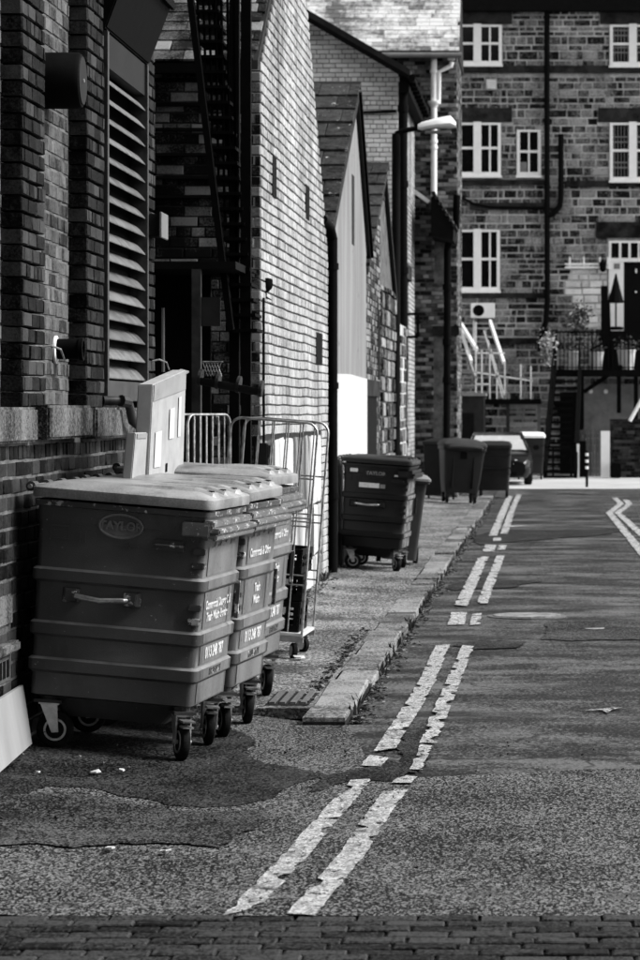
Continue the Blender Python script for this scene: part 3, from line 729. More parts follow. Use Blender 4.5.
MB().box(X5+.02,X5+.20,53.5,60,7.74,8.0).build('soffit', m_black, b5)
MB().cyl((X5+.25,53.4,7.98),(X5+.25,60,7.98),.07,10).build('gutter', m_black, b5)
for k in range(9): MB().box(X5+.2,X5+.32,53.7+k*.7,53.78+k*.7,7.86,7.93).build('gutter_bracket', m_black, b5)
MB().bar((X5-.7,53.9,7.4),(X5-.05,53.9,7.42),.04,.12,up=(0,1,0)).build('bracket', m_black, b5)
tp = thing('black_soil_pipe', 'tall black soil pipe on the corner of the tall gable', 'pipe', (X5+.06, 53.8, 0))
x = at(403,0,53.8).x
MB().cyl((x,53.8,0),(x,53.8,7.95),.085,12).build('pipe', m_black, tp, smooth=True)
for z in (1.2,2.8,4.4,6.0,7.4): MB().cyl((x,53.8,z),(x,53.8,z+.12),.105,12).build('collar', m_black, tp)
sg = thing('bracket_sign', 'small square frame sign on a bracket on the alley wall', 'sign', at(410,325,55))
a, b = at(404,337,55), at(418,314,55)
m = MB()
for (p, q) in (((a.x,a.z),(b.x,a.z)),((b.x,a.z),(b.x,b.z)),((b.x,b.z),(a.x,b.z)),((a.x,b.z),(a.x,a.z))): m.bar((p[0],55,p[1]),(q[0],55,q[1]),.05,.05,up=(0,1,0))
m.build('frame', m_black, sg)
MB().bar((a.x-.1,55,(a.z+b.z)/2),(a.x+.02,55,(a.z+b.z)/2),.04,.04).build('bracket', m_black, sg)

# street lamp
YL = 48.5
lp = thing('street_lamp', 'tall black lamp post with a pale lantern on an arm over the pavement', 'street lamp', (at(396,0,YL).x, YL, .05))
x = at(396,0,YL).x; zl = at(0,131,YL).z
MB().lathe((x,YL,.05), (0,0,1), [(0,.11),(1.1,.11),(1.15,.075),(zl-.15,.07),(zl-.1,.06)], 14).build('post', m_black, lp, smooth=True)
MB().tube([(x,YL,zl-.2),(x+.02,YL,zl-.03),(x+.1,YL,zl),(at(420,0,YL).x+.03,YL,zl+.06)], .045, 10).build('arm', m_black, lp, smooth=True)
hx0, hx1 = at(418,0,YL).x, at(456,0,YL).x; rings = []
for (t, h, wd, dz) in ((0,.06,.07,0),(.1,.09,.11,.01),(.5,.12,.15,.05),(.85,.14,.14,.07),(1,.06,.08,.04)):
    xx = hx0+(hx1-hx0)*t; rings.append([Vector((xx, YL+wd*math.cos(R(k*30)), zl+.05+dz+(h*math.sin(R(k*30)) if k*30 < 180 else h*.55*math.sin(R(k*30))))) for k in range(12)])
MB().loft(rings).build('lantern', m_lid_white, lp, smooth=True)
MB().box(hx0+.12, hx1-.08, YL-.09, YL+.09, zl-.04, zl+.0).build('lens', m_grey, lp)

# ------------------------------------------------------------------ sixth: brick building with the weathered slate roof and white pipes
X6, Y6 = -1.93, 60.4
b6 = thing('slate_roof_building', 'brick building with large weathered slate roof and white drainpipe', 'building', (-4, 65, 0))
ze = at(0,56,Y6).z
c6 = MB().box(-9, X6-.012, Y6+.012, 63.5, -.1, ze).build('wall', m_mortar, b6)
rects = courses(lambda v: (-5.5, X6), ze, .235, .087, .014, [(-2.42,-2.1,.5,3.4),(-2.4,-2.12,4.5,5.9)], random.Random(13))
lay(c6, m_brick_mid, (0,Y6,0), UX, NY, rects, depth=.08, nobj=100)
rects = courses(lambda v: (Y6, 63.5), ze, .235, .087, .014, [(61.4,62.6,4.2,6.4),(61.4,62.6,6.9,8.4)], random.Random(14))
lay(c6, m_brick_mid, (X6,0,0), UY, NX, rects, depth=.08, nobj=0)
for (a, b, z0, z1) in ((61.4,62.6,4.2,6.4),(61.4,62.6,6.9,8.4)): box('window', m_glass, b6, X6-.1, X6-.05, a, b, z0, z1)
box('door_panel', m_grey, b6, -2.42, -2.1, Y6+.03, Y6+.06, .5, 3.4); box('window', m_glass, b6, -2.4, -2.12, Y6+.04, Y6+.08, 4.5, 5.9)
box('band_course', m_dressed, b6, -2.45, X6+.04, Y6-.05, Y6+.02, 3.42, 3.62)
r6 = MB().prism([(Y6-.25,ze-.02),(Y6-.25,ze+.06),(62,ze+2.5),(63.8,ze+.06),(63.8,ze-.02)], 'x', -9, X6+.03).build('roof', m_dkgrey, b6)
slates(r6, m_slate_pale, Y6-.25, ze+.07, 62, ze+2.52, -6, X6+.05, 26, .32, .02, 0)
MB().cyl((-9,Y6-.3,ze-.02),(X6+.1,Y6-.3,ze-.02),.06,10).build('gutter', m_grey, b6)
wp = thing('white_drainpipe', 'white drainpipe with hopper and side branch on brick wall', 'pipe', at(434,195,Y6-.1))
x = at(434,0,Y6-.1).x; P = lambda a, b: at(a, b, Y6-.12)
MB().cyl(P(434,54), P(434,198), .065, 12).build('pipe', m_whitep, wp, smooth=True)
MB().tube([P(452,62), P(451,66), P(439,72), P(438.5,104)], .05, 10).build('branch', m_whitep, wp, smooth=True)
MB().lathe(P(434,104), (0,0,1), [(-.05,.08),(0,.11),(.03,.13),(.06,.13)], 14).build('hopper', m_whitep, wp, smooth=True)
MB().cyl(P(448,57.5), P(455,57.5), .06, 10).build('outlet', m_whitep, wp)
MB().bar(P(414,191), P(429,202), .05, .08).build('conduit', m_whitep, wp)
for q in (70, 104, 140, 146): MB().cyl(P(434,q), P(434,q+3), .08, 12).build('collar', m_whitep, wp)
# porch roof
po = thing('porch_canopy', 'small dark pitched porch canopy on the brick wall', 'canopy', at(442,220,Y6))
YC = 58.6
MB().prism([(at(431,0,YC).x, at(0,197,YC).z),(at(433,0,YC).x, at(0,195,YC).z),(at(454,0,YC).x, at(0,228,YC).z),(at(453,0,YC).x, at(0,240,YC).z),(at(431,0,YC).x, at(0,236,YC).z)], 'y', YC, Y6-.02).build('canopy_block', m_black_matt, po)
for k in range(7):
    t = k/6; a = at(433+21*t, 194+33*t, YC)
    MB().box(a.x-.03, a.x+.04, YC-.05, Y6-.02, a.z, a.z+.05).build('tile', m_slate, po)
bp = thing('black_downpipe', 'black downpipe with swan neck at the corner before the stone building', 'pipe', at(447,470,60.1))
MB().tube([at(457,195,60.0), at(456,228,60.0), at(450,238,60.1), at(447.5,250,60.1), at(447,400,60.1), at(446.5,470,60.1)], .075, 10).build('pipe', m_black, bp, smooth=True)
for q in (290, 345, 383): MB().cyl(at(447.3,q,60.1), at(447.3,q-6,60.1), .10, 12).build('collar', m_black, bp)

# ------------------------------------------------------------------ far stone building
YB = 85.0
def fb(x, y, Y=YB): return at(x, y, Y)
st = thing('stone_building', 'tall sooty stone building with white sash windows closing the alley', 'building', (1.5, 88, 0))
XL, XRr, ZT = fb(405,0).x, 9.0, 15.5
cs = MB().box(XL, XRr, YB+.03, 98, -.1, ZT).build('wall', m_stone_mortar, st)
def rz(x0, y0, x1, y1): a, b = fb(x0, y1), fb(x1, y0); return (a.x, b.x, a.z, b.z)
wins = [rz(446,25,502,67), rz(446,123,501,178), rz(446,230,500,293)]
small = rz(517,130,541,178)
rwin = [rz(610,25,662,68), rz(610,123,662,183)]
doorr = rz(608,239,662,331)
lint = [rz(446,108,512,122), rz(598,108,662,122), rz(446,0,512,24), rz(600,4,662,24), rz(596,222,662,238)]
bands = [rz(446,66,662,73), rz(446,180,545,185), rz(565,181,662,187), rz(470,203,548,210), rz(446,293,546,298), rz(488,338,545,344), rz(600,66,662,74)]
whitezone = rz(572,265,607,332)
ops = wins+[small]+rwin+[doorr]+lint[:2]+lint[2:]+bands
rects = courses(lambda v: (fb(430,0).x, fb(740,0).x), 13.6, .37, .205, .048, ops, random.Random(21), garden=False, rough=.26)
pale = [r for r in rects if whitezone[0] < (r[0]+r[1])/2 < whitezone[1] and whitezone[2] < (r[2]+r[3])/2 < whitezone[3]]
rest = [r for r in rects if r not in pale]
lay(cs, m_stone, (0,YB,0), UX, NY, rest, depth=.12, nobj=268, name='stone', joined='stonework', jit=.012)
lay(cs, m_stone_pale, (0,YB,0), UX, NY, pale, depth=.12, nobj=32, name='stone', joined='stonework', jit=.012)
for r in lint: box('lintel', m_dressed, st, r[0], r[1], YB-.06, YB+.06, r[2], r[3])
for i, r in enumerate(bands[:-1]): box('string_course', m_dressed, st, r[0], r[1], YB-.14, YB+.05, r[2], r[3])
box('cornice', m_black_matt, st, XL, XRr, YB-.35, YB+.1, fb(0,12).z, fb(0,-8).z); box('parapet', m_dressed, st, XL, XRr, YB-.1, YB+.05, fb(0,-7.9).z, ZT)
def window(r, mull, bars, grille=False, rail=True):
    x0, x1, z0, z1 = r
    wn = box('window', m_glass, st, x0, x1, YB+.01, YB+.06, z0, z1)
    m = MB(); t = .09
    m.box(x0,x0+t,YB-.06,YB+.01,z0,z1); m.box(x1-t,x1,YB-.06,YB+.01,z0,z1); m.box(x0+t,x1-t,YB-.06,YB+.01,z1-.06,z1); m.box(x0+t,x1-t,YB-.07,YB+.01,z0,z0+.17)
    if mull: m.box(mull-.115,mull+.115,YB-.08,YB+.01,z0+.17,z1+.03)
    m.build('frame', m_whitep, wn)
    zm = z0+.17+(z1-z0-.2)*.5
    for b in bars: box('glazing_bar', m_whitep, wn, b-.025, b+.025, YB-.03, YB+.009, z0+.17, z1-.06)
    if rail:
        segs = [(x0+t, (mull-.115) if mull else x1-t)]+([(mull+.115, x1-t)] if mull else [])
        for (p, q) in segs: box('meeting_rail', m_whitep, wn, p, q, YB-.045, YB+.009, zm-.035, zm+.035)
    if grille:
        mg = MB()
        for k in range(14):
            xx = x0+t+.05+k*(x1-x0-2*t-.1)/13
            mg.cyl((xx,YB-.005,z0+.17),(xx,YB-.005,z1-.06),.012,5)
        for zz in (z0+.45, z0+.6, zm+.25, zm+.4): mg.cyl((x0+t,YB-.005,zz),(x1-t,YB-.005,zz),.022,5)
        mg.build('security_grille', m_grey, wn)
    box('sill', m_whitep, wn, x0-.03, x1+.03, YB-.16, YB-.06, z0-.002, z0+.06)
for r in wins: window(r, fb(477.5,0).x, [fb(461,0).x, fb(490,0).x])
window(small, None, [fb(529,0).x])
for r in rwin: window(r, fb(633,0).x, [], True)
pb = fb(519,162), fb(527,175)
box('window_blind', m_grey, st, pb[0].x, pb[1].x, YB-.004, YB+.008, pb[1].z, pb[0].z)
# door set
dr = box('door', m_black_matt, st, fb(624,0).x, fb(662,0).x, YB-.02, YB+.04, fb(0,331).z, fb(0,262).z)
box('door_surround', m_whitep, dr, fb(609,0).x, fb(623.8,0).x, YB-.05, YB+.04, fb(0,331).z, fb(0,262).z)
box('transom', m_whitep, dr, fb(609,0).x, fb(662,0).x, YB-.06, YB+.04, fb(0,261.9).z, fb(0,241).z)
for (a, b) in ((611.5,619),(621.5,628.5),(631,638),(640,648)): box('transom_light', m_glass, dr, fb(a,0).x, fb(b,0).x, YB-.065, YB-.05, fb(0,258).z, fb(0,243).z)
box('plaque', m_grey, dr, fb(614,0).x, fb(620,0).x, YB-.06, YB-.045, fb(0,269).z, fb(0,263.5).z)
box('letter_plate', m_whitep, dr, fb(635.5,0).x, fb(637,0).x, YB-.05, YB-.02, fb(0,273).z, fb(0,269).z); MB().lathe((fb(636,0).x,YB-.06,fb(0,292).z),(0,1,0),[(0,.03),(.04,.03)],10).build('knob', m_whitep, dr)
# drainpipes on the stone front
for (pts, r, lab) in (([(547,12),(547,120),(547.5,300),(546,322),(541,336),(540,352)], .085, 'main black drainpipe down the middle of the stone front'),
                      ([(561,134),(561,198),(560,206),(553,214),(548,216)], .085, 'short black branch pipe joining the main drainpipe'),
                      ([(459,196),(474,204),(490,207),(546,208)], .04, 'thin black service pipe along the stone string course')):
    q = MB().tube([fb(a, b, YB-.18) for a, b in pts], r, 10).build('drainpipe', m_black, None, smooth=True)
    tag(q, lab, 'pipe')
for (r, lab) in ((rz(486,79,497,90), 'pale square extractor vent on the stone wall'), ):
    v = thing('wall_vent', lab, 'vent', (r[0], YB, r[2]))
    box('plate', m_lid_pale, v, r[0], r[1], YB-.08, YB-.001, r[2], r[3], bevel=.02)
    for k in range(4): box('vent_slat', m_lid_white, v, r[0]+.04, r[1]-.04, YB-.10, YB-.081, r[2]+.05+k*.06, r[2]+.08+k*.06)
# wall ornament rails on white patch
ra = thing('wall_rack', 'white wall rack with rails on the whitewashed patch', 'rack', fb(590,270))
for q in (264, 267.5): MB().bar(fb(565,q,YB-.1), fb(609,q,YB-.1), .05, .05).build('rail', m_whitep, ra)
for q in (570, 584, 600, 608): MB().bar(fb(q,257,YB-.08), fb(q,269,YB-.08), .05, .05).build('bracket', m_whitep, ra)
wl = thing('wall_lantern', 'small black lantern beside the white door frame', 'lantern', fb(603,268))
MB().lathe(fb(603,270,YB-.15), (0,0,1), [(-.06,.03),(0,.09),(.18,.11),(.2,.12),(.28,.03),(.34,.02)], 10).build('lantern_body', m_black, wl)
MB().bar(fb(603,262,YB-.15), fb(603,262,YB), .03, .03).build('bracket', m_black, wl)
# air conditioner
ac = thing('air_conditioner', 'white outdoor air conditioner with black round fan on stone wall', 'air conditioner', fb(483,318))
r = rz(471,303.5,495,318.5)
box('case', m_whitep, ac, r[0], r[1], YB-.42, YB-.06, r[2], r[3], bevel=.02)
MB().lathe((fb(479,0).x,YB-.43,fb(0,311).z), (0,1,0), [(0,.15),(.012,.17)], 22).build('fan_grille', m_black, ac)
for q in (473, 492): MB().bar(fb(q,319,YB-.3), fb(q,319,YB), .04, .05).build('bracket', m_dark_metal, ac)
pp = tag(MB().tube([fb(474,319,YB-.1), fb(474,350,YB-.1)], .03, 6).build('service_pipe', m_whitep), 'pale service pipe hanging below the air conditioner', 'pipe')
# closed parasol on the balcony
pr = thing('closed_parasol', 'closed black parasol standing by the white door frame', 'parasol', fb(616,328,84))
c = fb(616,0,84).x
MB().lathe((c,84,fb(0,303,84).z), (0,0,1), [(0,.20),(.02,.24),(.4,.13),(.85,.02)], 10).build('canopy', m_fabric, pr)
MB().cyl((c,84,fb(0,329,84).z),(c,84,fb(0,274,84).z),.025,8).build('pole', m_black, pr)
MB().lathe((c,84,fb(0,330,84).z), (0,0,1), [(0,.22),(.08,.22),(.1,.15)], 14).build('base', m_fabric, pr)

# balcony deck, railing, planters
bl = thing('balcony', 'dark steel balcony with railings along the stone front', 'balcony', fb(600,366,83))
zd = fb(0,371,82.5).z; zr_ = fb(0,332,82.5).z; xb0 = fb(556,0,82.5).x; xb1 = 5.0; YD = 82.5
box('deck', m_black, bl, xb0, xb1, YD, YB-.01, zd-.1, zd)
box('fascia', m_black, bl, xb0, xb1, YD-.03, YD, zd-.16, zd+.04)
MB().bar((xb0,YD,zr_),(xb1,YD,zr_),.05,.05).build('handrail', m_black, bl)
MB().bar((xb0,YD,zd+.1),(xb1,YD,zd+.1),.03,.03).build('bottom_rail', m_black, bl)
k = 0; x = xb0
while x < 2.9:
    MB().cyl((x,YD,zd),(x,YD,zr_),.028 if k % 9 == 0 else .014,6).build('baluster', m_black, bl); x += .115; k += 1
MB().bar(fb(590,350,82.4), fb(628,331,82.4), .06, .06).build('stair_handrail', m_black, bl)
MB().bar(fb(584,392,82.8), fb(622,366,82.8), .12, .25, up=(0,1,0)).build('brace', m_black, bl)
for (xa, ya, yb) in ((619,372,413),(636,372,420),(582,372,435)): MB().box(fb(xa,0,82.7).x-.06, fb(xa,0,82.7).x+.06, 82.6, 82.72, fb(0,yb,82.7).z, zd-.1).build('support_post', m_black, bl)
MB().box(fb(601,0,83.5).x, fb(608,0,83.5).x, 83.3, 83.5, zd, fb(0,286,83.5).z).build('screen_post', m_black, bl)
MB().prism([(fb(596,0,83.4).x,zd),(fb(612,0,83.4).x,zd),(fb(610,0,83.4).x,fb(0,292,83.4).z),(fb(606,0,83.4).x,fb(0,310,83.4).z)], 'y', 83.42, 83.5).build('screen_panel', m_black, bl)
box('step_block', m_black_matt, bl, fb(607,0,84).x, 3.4, 83.7, YB-.1, zd, fb(0,331,84).z)
for i, (xa, xb, yt, yb, lab) in enumerate(((567,580,351,367,'pale planter at the left end of the balcony'),(589,604,352,367,'pale planter in the middle of the balcony'),(617,636,350,366,'pale planter below the black door steps'))):
    a, b = fb(xa,yb,82.9), fb(xb,yt,82.9); c = (a.x+b.x)/2; rr = (b.x-a.x)/2
    t = thing('planter', lab, 'planter', (c, 82.9, zd), 'planters on the balcony')
    MB().lathe((c,82.9,zd+.002), (0,0,1), [(0,rr*.72),(b.z-zd-.06,rr*.95),(b.z-zd-.05,rr),(b.z-zd,rr)], 16).build('pot', m_pot, t, smooth=True)
    m = MB(); rg = random.Random(30+i)
    for k in range(90):
        p = Vector((c+rg.gauss(0,rr*.55), 82.9+rg.gauss(0,.12), b.z+abs(rg.gauss(0,.16)))); q = Vector((rg.uniform(-1,1),rg.uniform(-1,1),rg.uniform(-.3,1))).normalized()*.1; s = q.orthogonal().normalized()*.03
        m.add([p-s,p+q*.5-s*1.6,p+q,p+s], [(0,1,2,3)])
    m.build('foliage', m_leaf, t)
def bush(name, lab, cen, rad, n, mat, seed, pot=None, cat='plant', leaf=.11):
    t = thing(name, lab, cat, (cen[0], cen[1], cen[2]-rad[2]))
    rg = random.Random(seed); m = MB(); sm = MB()
    clumps = [Vector((cen[0]+rg.gauss(0,.5)*rad[0], cen[1]+rg.gauss(0,.5)*rad[1], cen[2]+rg.uniform(-.9,.9)*rad[2])) for _ in range(12)]
    for cc in clumps: sm.cyl((cen[0],cen[1],cen[2]-rad[2]), cc, .012, 5, .005)
    for k in range(n):
        cc = clumps[k % 12]; p = cc+Vector((rg.gauss(0,.3)*rad[0], rg.gauss(0,.3)*rad[1], rg.gauss(0,.25)*rad[2]))
        q = Vector((rg.uniform(-1,1),rg.uniform(-1,1),rg.uniform(-1,.6))).normalized()*leaf*rg.uniform(.6,1.3); s = q.orthogonal().normalized()*leaf*.3
        m.add([p, p+q*.5-s, p+q, p+q*.5+s], [(0,1,2,3)])
    sm.build('stem', m_wood, t); m.build('foliage', mat, t)
    return t
bush('shrub', 'dark bushy shrub in front of the whitewashed patch', fb(578,318,83.6), (.33,.3,.42), 420, m_leaf, 41)
bush('hanging_plant', 'pale straggling plant hanging at the stair head', fb(546,345,82.3), (.24,.25,.5), 420, m_leaf_pale, 42)

# black steel stair up to the balcony
ss = thing('steel_staircase', 'black steel staircase rising to the balcony', 'staircase', (fb(562,0,80).x, 80, 0))
Y0, Y1 = 79.6, 82.5
xl0, xr0 = at(545,0,Y0).x, at(575.5,0,Y0).x; xl1, xr1 = at(555,0,Y1).x, at(580,0,Y1).x
for (xa, xb) in ((xl0, xl1), (xr0, xr1)):
    MB().bar((xa,Y0,.1),(xb,Y1,zd),.10,.30).build('stringer', m_black, ss)
    MB().bar((xa,Y0,.95),(xb,Y1,zd+.95),.05,.05).build('handrail', m_black, ss)
    for k in range(5):
        t = k/4; MB().cyl((xa+(xb-xa)*t,Y0+(Y1-Y0)*t,.1+(zd-.1)*t),(xa+(xb-xa)*t,Y0+(Y1-Y0)*t,.95+zd*t),.02,6).build('baluster', m_black, ss)
for k in range(15):
    t = (k+.5)/15; z = .1+(zd-.1)*t; Yq = Y0+(Y1-Y0)*t
    MB().box(xl0+(xl1-xl0)*t, xr0+(xr1-xr0)*t, Yq-.13, Yq+.13, z-.05, z+.02).build('tread', m_black, ss)
gate = thing('steel_gate', 'low black steel gate at the foot of the staircase', 'gate', (at(560,0,79.4).x, 79.4, 0))
a, b = at(544,477,79.3), at(575,447,79.3)
m = MB()
for (p, q) in (((a.x,.05),(b.x,.05)),((a.x,b.z),(b.x,b.z)),((a.x,.05),(a.x,b.z)),((b.x,.05),(b.x,b.z)),((a.x+.25,.05),(a.x+.25,b.z)),((b.x-.1,.05),(b.x-.1,b.z))): m.bar((p[0],79.3,p[1]),(q[0],79.3,q[1]),.06,.06,up=(0,1,0))
m.build('frame', m_black, gate)
for k in range(5): MB().bar((a.x,79.33,.15+k*.16),(b.x,79.33,.15+k*.16),.02,.03,up=(0,1,0)).build('gate_bar', m_black, gate)

box('cellar_door', m_black_matt, st, fb(560,0).x, fb(580,0).x, YB-.16, YB-.13, 0, fb(0,392).z)
box('rendered_panel', m_grey, st, fb(583,0).x, fb(640,0).x, YB-.16, YB-.13, 1.2, fb(0,384).z)
# white-railed steps left of the stone front
ws = thing('white_railed_steps', 'concrete steps with white handrails below the air conditioner', 'steps', fb(475,400,82.5))
for k in range(9):
    t = k/8; a = at(455-2*t, 398-46*t, 81.6+t*2.2); b = at(476-1*t, 398-46*t, 81.6+t*2.2)
    MB().box(a.x, b.x, a.y, a.y+.3, a.z-.06, a.z).build('step', m_cover, ws)
for (p, q, Ya, Yb) in (((461,324),(477,350),83.6,82.0),((461,330),(471.5,362),83.6,81.7),((490,321),(504,363),83.6,82.0)):
    MB().bar(at(*p,Ya), at(*q,Yb), .07, .11).build('handrail', m_whitep, ws)
for (p, q) in (((476,322),(476,400)),((482,350),(482,400)),((490,345),(490,402)),((497,370),(497,402)),((505,362),(505,404)),((521,364),(521,402)),((531,366),(531,402)),((476,353),(505,353)),((474,372),(533,381)),((476,384),(490,384)),((484,330),(503,398)),((488,340),(506,400)),((466,350),(477,380))):
    MB().bar(at(*p,82.0), at(*q,82.0), .036, .036, up=(0,1,0)).build('rail', m_whitep, ws)
MB().box(at(484,0,81.8).x, at(541,0,81.8).x, 81.8, YB-.01, at(0,404,81.8).z, at(0,399,81.8).z).build('landing', m_black, ws)
for q in (484, 508, 539): MB().box(at(q,0,82).x-.05, at(q,0,82).x+.05, 81.95, 82.05, 0, at(0,404,82).z).build('post', m_dark_metal if q < 539 else m_grey, ws)
dh = thing('dark_shed', 'dark grey shed with black doorway under the white steps', 'shed', at(470,477,81))
box('wall', m_dkgrey, dh, at(440,0,80.5).x, at(484,0,80.5).x, 80.5, 82.5, 0, at(0,396,80.5).z)
box('roof', m_grey, dh, at(440,0,80.4).x, at(486,0,80.4).x, 80.4, 82.5, at(0,396,80.5).z+.002, at(0,393,80.5).z)
box('doorway', m_black_matt, dh, at(459,0,80.5).x, at(474,0,80.5).x, 80.47, 80.52, 0, at(0,413,80.5).z)
sf = thing('slatted_screen', 'pale horizontal slats screen beneath the landing', 'screen', at(522,440,83))
for k in range(11):
    z = 2.0-k*.17
    MB().box(at(509,0,83).x, at(538,0,83).x, 83.0, 83.05, z-.06, z+.03).build('slat', m_pale_wood, sf)
box('post', m_dark_metal, sf, at(507,0,83).x, at(509,0,83).x-.003, 82.98, 83.07, 0, 2.05)
# large bin behind the car
def simple_bin(name, lab, xa, xb, yt, Y, mat, lid, group=None):
    a, b = at(xa,yt,Y), at(xb,yt,Y); z = a.z; t = thing(name, lab, 'bin', ((a.x+b.x)/2, Y+.5, 0), group)
    cx = (a.x+b.x)/2; hw = (b.x-a.x)/2
    rings = [[Vector((p.x,p.y,p.z)) for p in rrect(hw*f, .52*f, zz, .05, 3, cx, Y+.52)] for (f, zz) in ((.86,.16),(.9,.5),(.93,.5),(.94,.56),(.92,.56),(1.0,z-.16))]
    MB().loft(rings).build('body', mat, t, smooth=True)
    MB().loft([[Vector(p) for p in rrect(hw*1.04, .55, z-.155, .05, 3, cx, Y+.52)], [Vector(p) for p in rrect(hw*1.04, .55, z-.09, .05, 3, cx, Y+.52)], [Vector(p) for p in rrect(hw*.9, .42, z-.02, .05, 3, cx, Y+.52)], [Vector(p) for p in rrect(hw*.5, .2, z, .05, 3, cx, Y+.52)]]).build('lid', lid, t, smooth=True)
    for sx in (-1, 1):
        for sy in (.12, .9): MB().cyl((cx+sx*hw*.75-.025,Y+sy,.09),(cx+sx*hw*.75+.025,Y+sy,.09),.09,14).build('wheel', m_rubber, t)
    for zz in (.62, .9): MB().box(cx-hw*.97,cx+hw*.97,Y-.0,Y+.03,zz,zz+.03).build('rib', mat, t)
    return t
simple_bin('waste_bin', 'large dark bin with white lid behind the parked car', 515, 545, 432, 78.0, m_bin_plastic, m_lid_white)
# right side: board, brick wall, plank fence, bollard
wb = box('white_board', m_whitep, None, at(601,0,80).x, at(610,0,80).x, 80, 80.08, 0, at(0,431,80).z); tag(wb, 'tall white board standing at the end of the low brick wall', 'board')
wb2 = box('white_post', m_whitep, None, at(577,0,80).x, at(579.5,0,80).x, 80, 80.1, 0, at(0,444,80).z); tag(wb2, 'thin white post beside the staircase gate', 'post')
lw = thing('low_brick_wall', 'low dark brick wall at the right edge of the yard', 'wall', at(640,477,80.2))
cl = box('wall', m_mortar_dark, lw, at(610.3,0,80.2).x, 6.5, 80.21, 80.5, -.1, at(0,421,80.2).z)
rects = courses(lambda v: (at(610.3,0,80.2).x, 6.5), at(0,421,80.2).z, .235, .087, .012, [], random.Random(17))
lay(cl, m_brick_dark, (0,80.2,0), UX, NY, rects, depth=.08, nobj=0)
box('coping', m_dressed, lw, at(610.3,0,80.2).x, 6.5, 80.15, 80.55, at(0,421,80.2).z+.002, at(0,419,80.2).z)
pf = thing('plank_fence', 'dark vertical plank fence beside the steel staircase', 'fence', at(590,476,81.5))
for k in range(7):
    xa = at(580+k*3.0,0,81.5).x
    MB().box(xa, xa+.076, 81.5+(k % 2)*.01, 81.53+(k % 2)*.01, 0, at(0,430,81.5).z+(k*37 % 5)*.012).build('plank', m_wood, pf)
MB().box(at(580,0,81.5).x, at(601,0,81.5).x, 81.545, 81.59, .9, 1.0).build('rail', m_wood, pf)
yw2 = tag(box('ramp_wall', m_black_matt, None, at(574,0,80.8).x, at(586,0,80.8).x, 80.8, 81.0, 0, at(0,441,80.8).z), 'black panel beside the staircase foot', 'panel')
bo = thing('striped_post', 'thin striped post standing in the yard', 'post', (gp(587,487)[0], gp(587,487)[1], 0))
x, Yp = gp(587,487); zz = at(0,451,Yp).z
MB().cyl((x,Yp,0),(x,Yp,zz),.035,10).build('post', m_black, bo)
for k in range(3): MB().cyl((x,Yp,zz-.12-k*.16),(x,Yp,zz-.05-k*.16),.038,10).build('band', m_whitep, bo)
wpole = tag(MB().cyl(at(630,421,79), at(646,392,79), .05, 8).build('leaning_pole', m_whitep), 'white pole leaning above the low brick wall', 'pole')
sb = tag(box('small_bin', m_black, None, at(611,0,79.6).x, at(621,0,79.6).x, 79.5, 79.8, 0, at(0,463,79.6).z, bevel=.03), 'small black bin against the low brick wall', 'bin')
for (xa, lab) in ((591,'left of two small square wall lights under the balcony'),(606,'right of two small square wall lights under the balcony')):
    tag(box('wall_light', m_whitep, None, at(xa-2,0,YB-.2).x, at(xa+2,0,YB-.2).x, YB-.2, YB-.13, at(0,393.5,YB).z, at(0,389.5,YB).z, bevel=.02), lab, 'light')

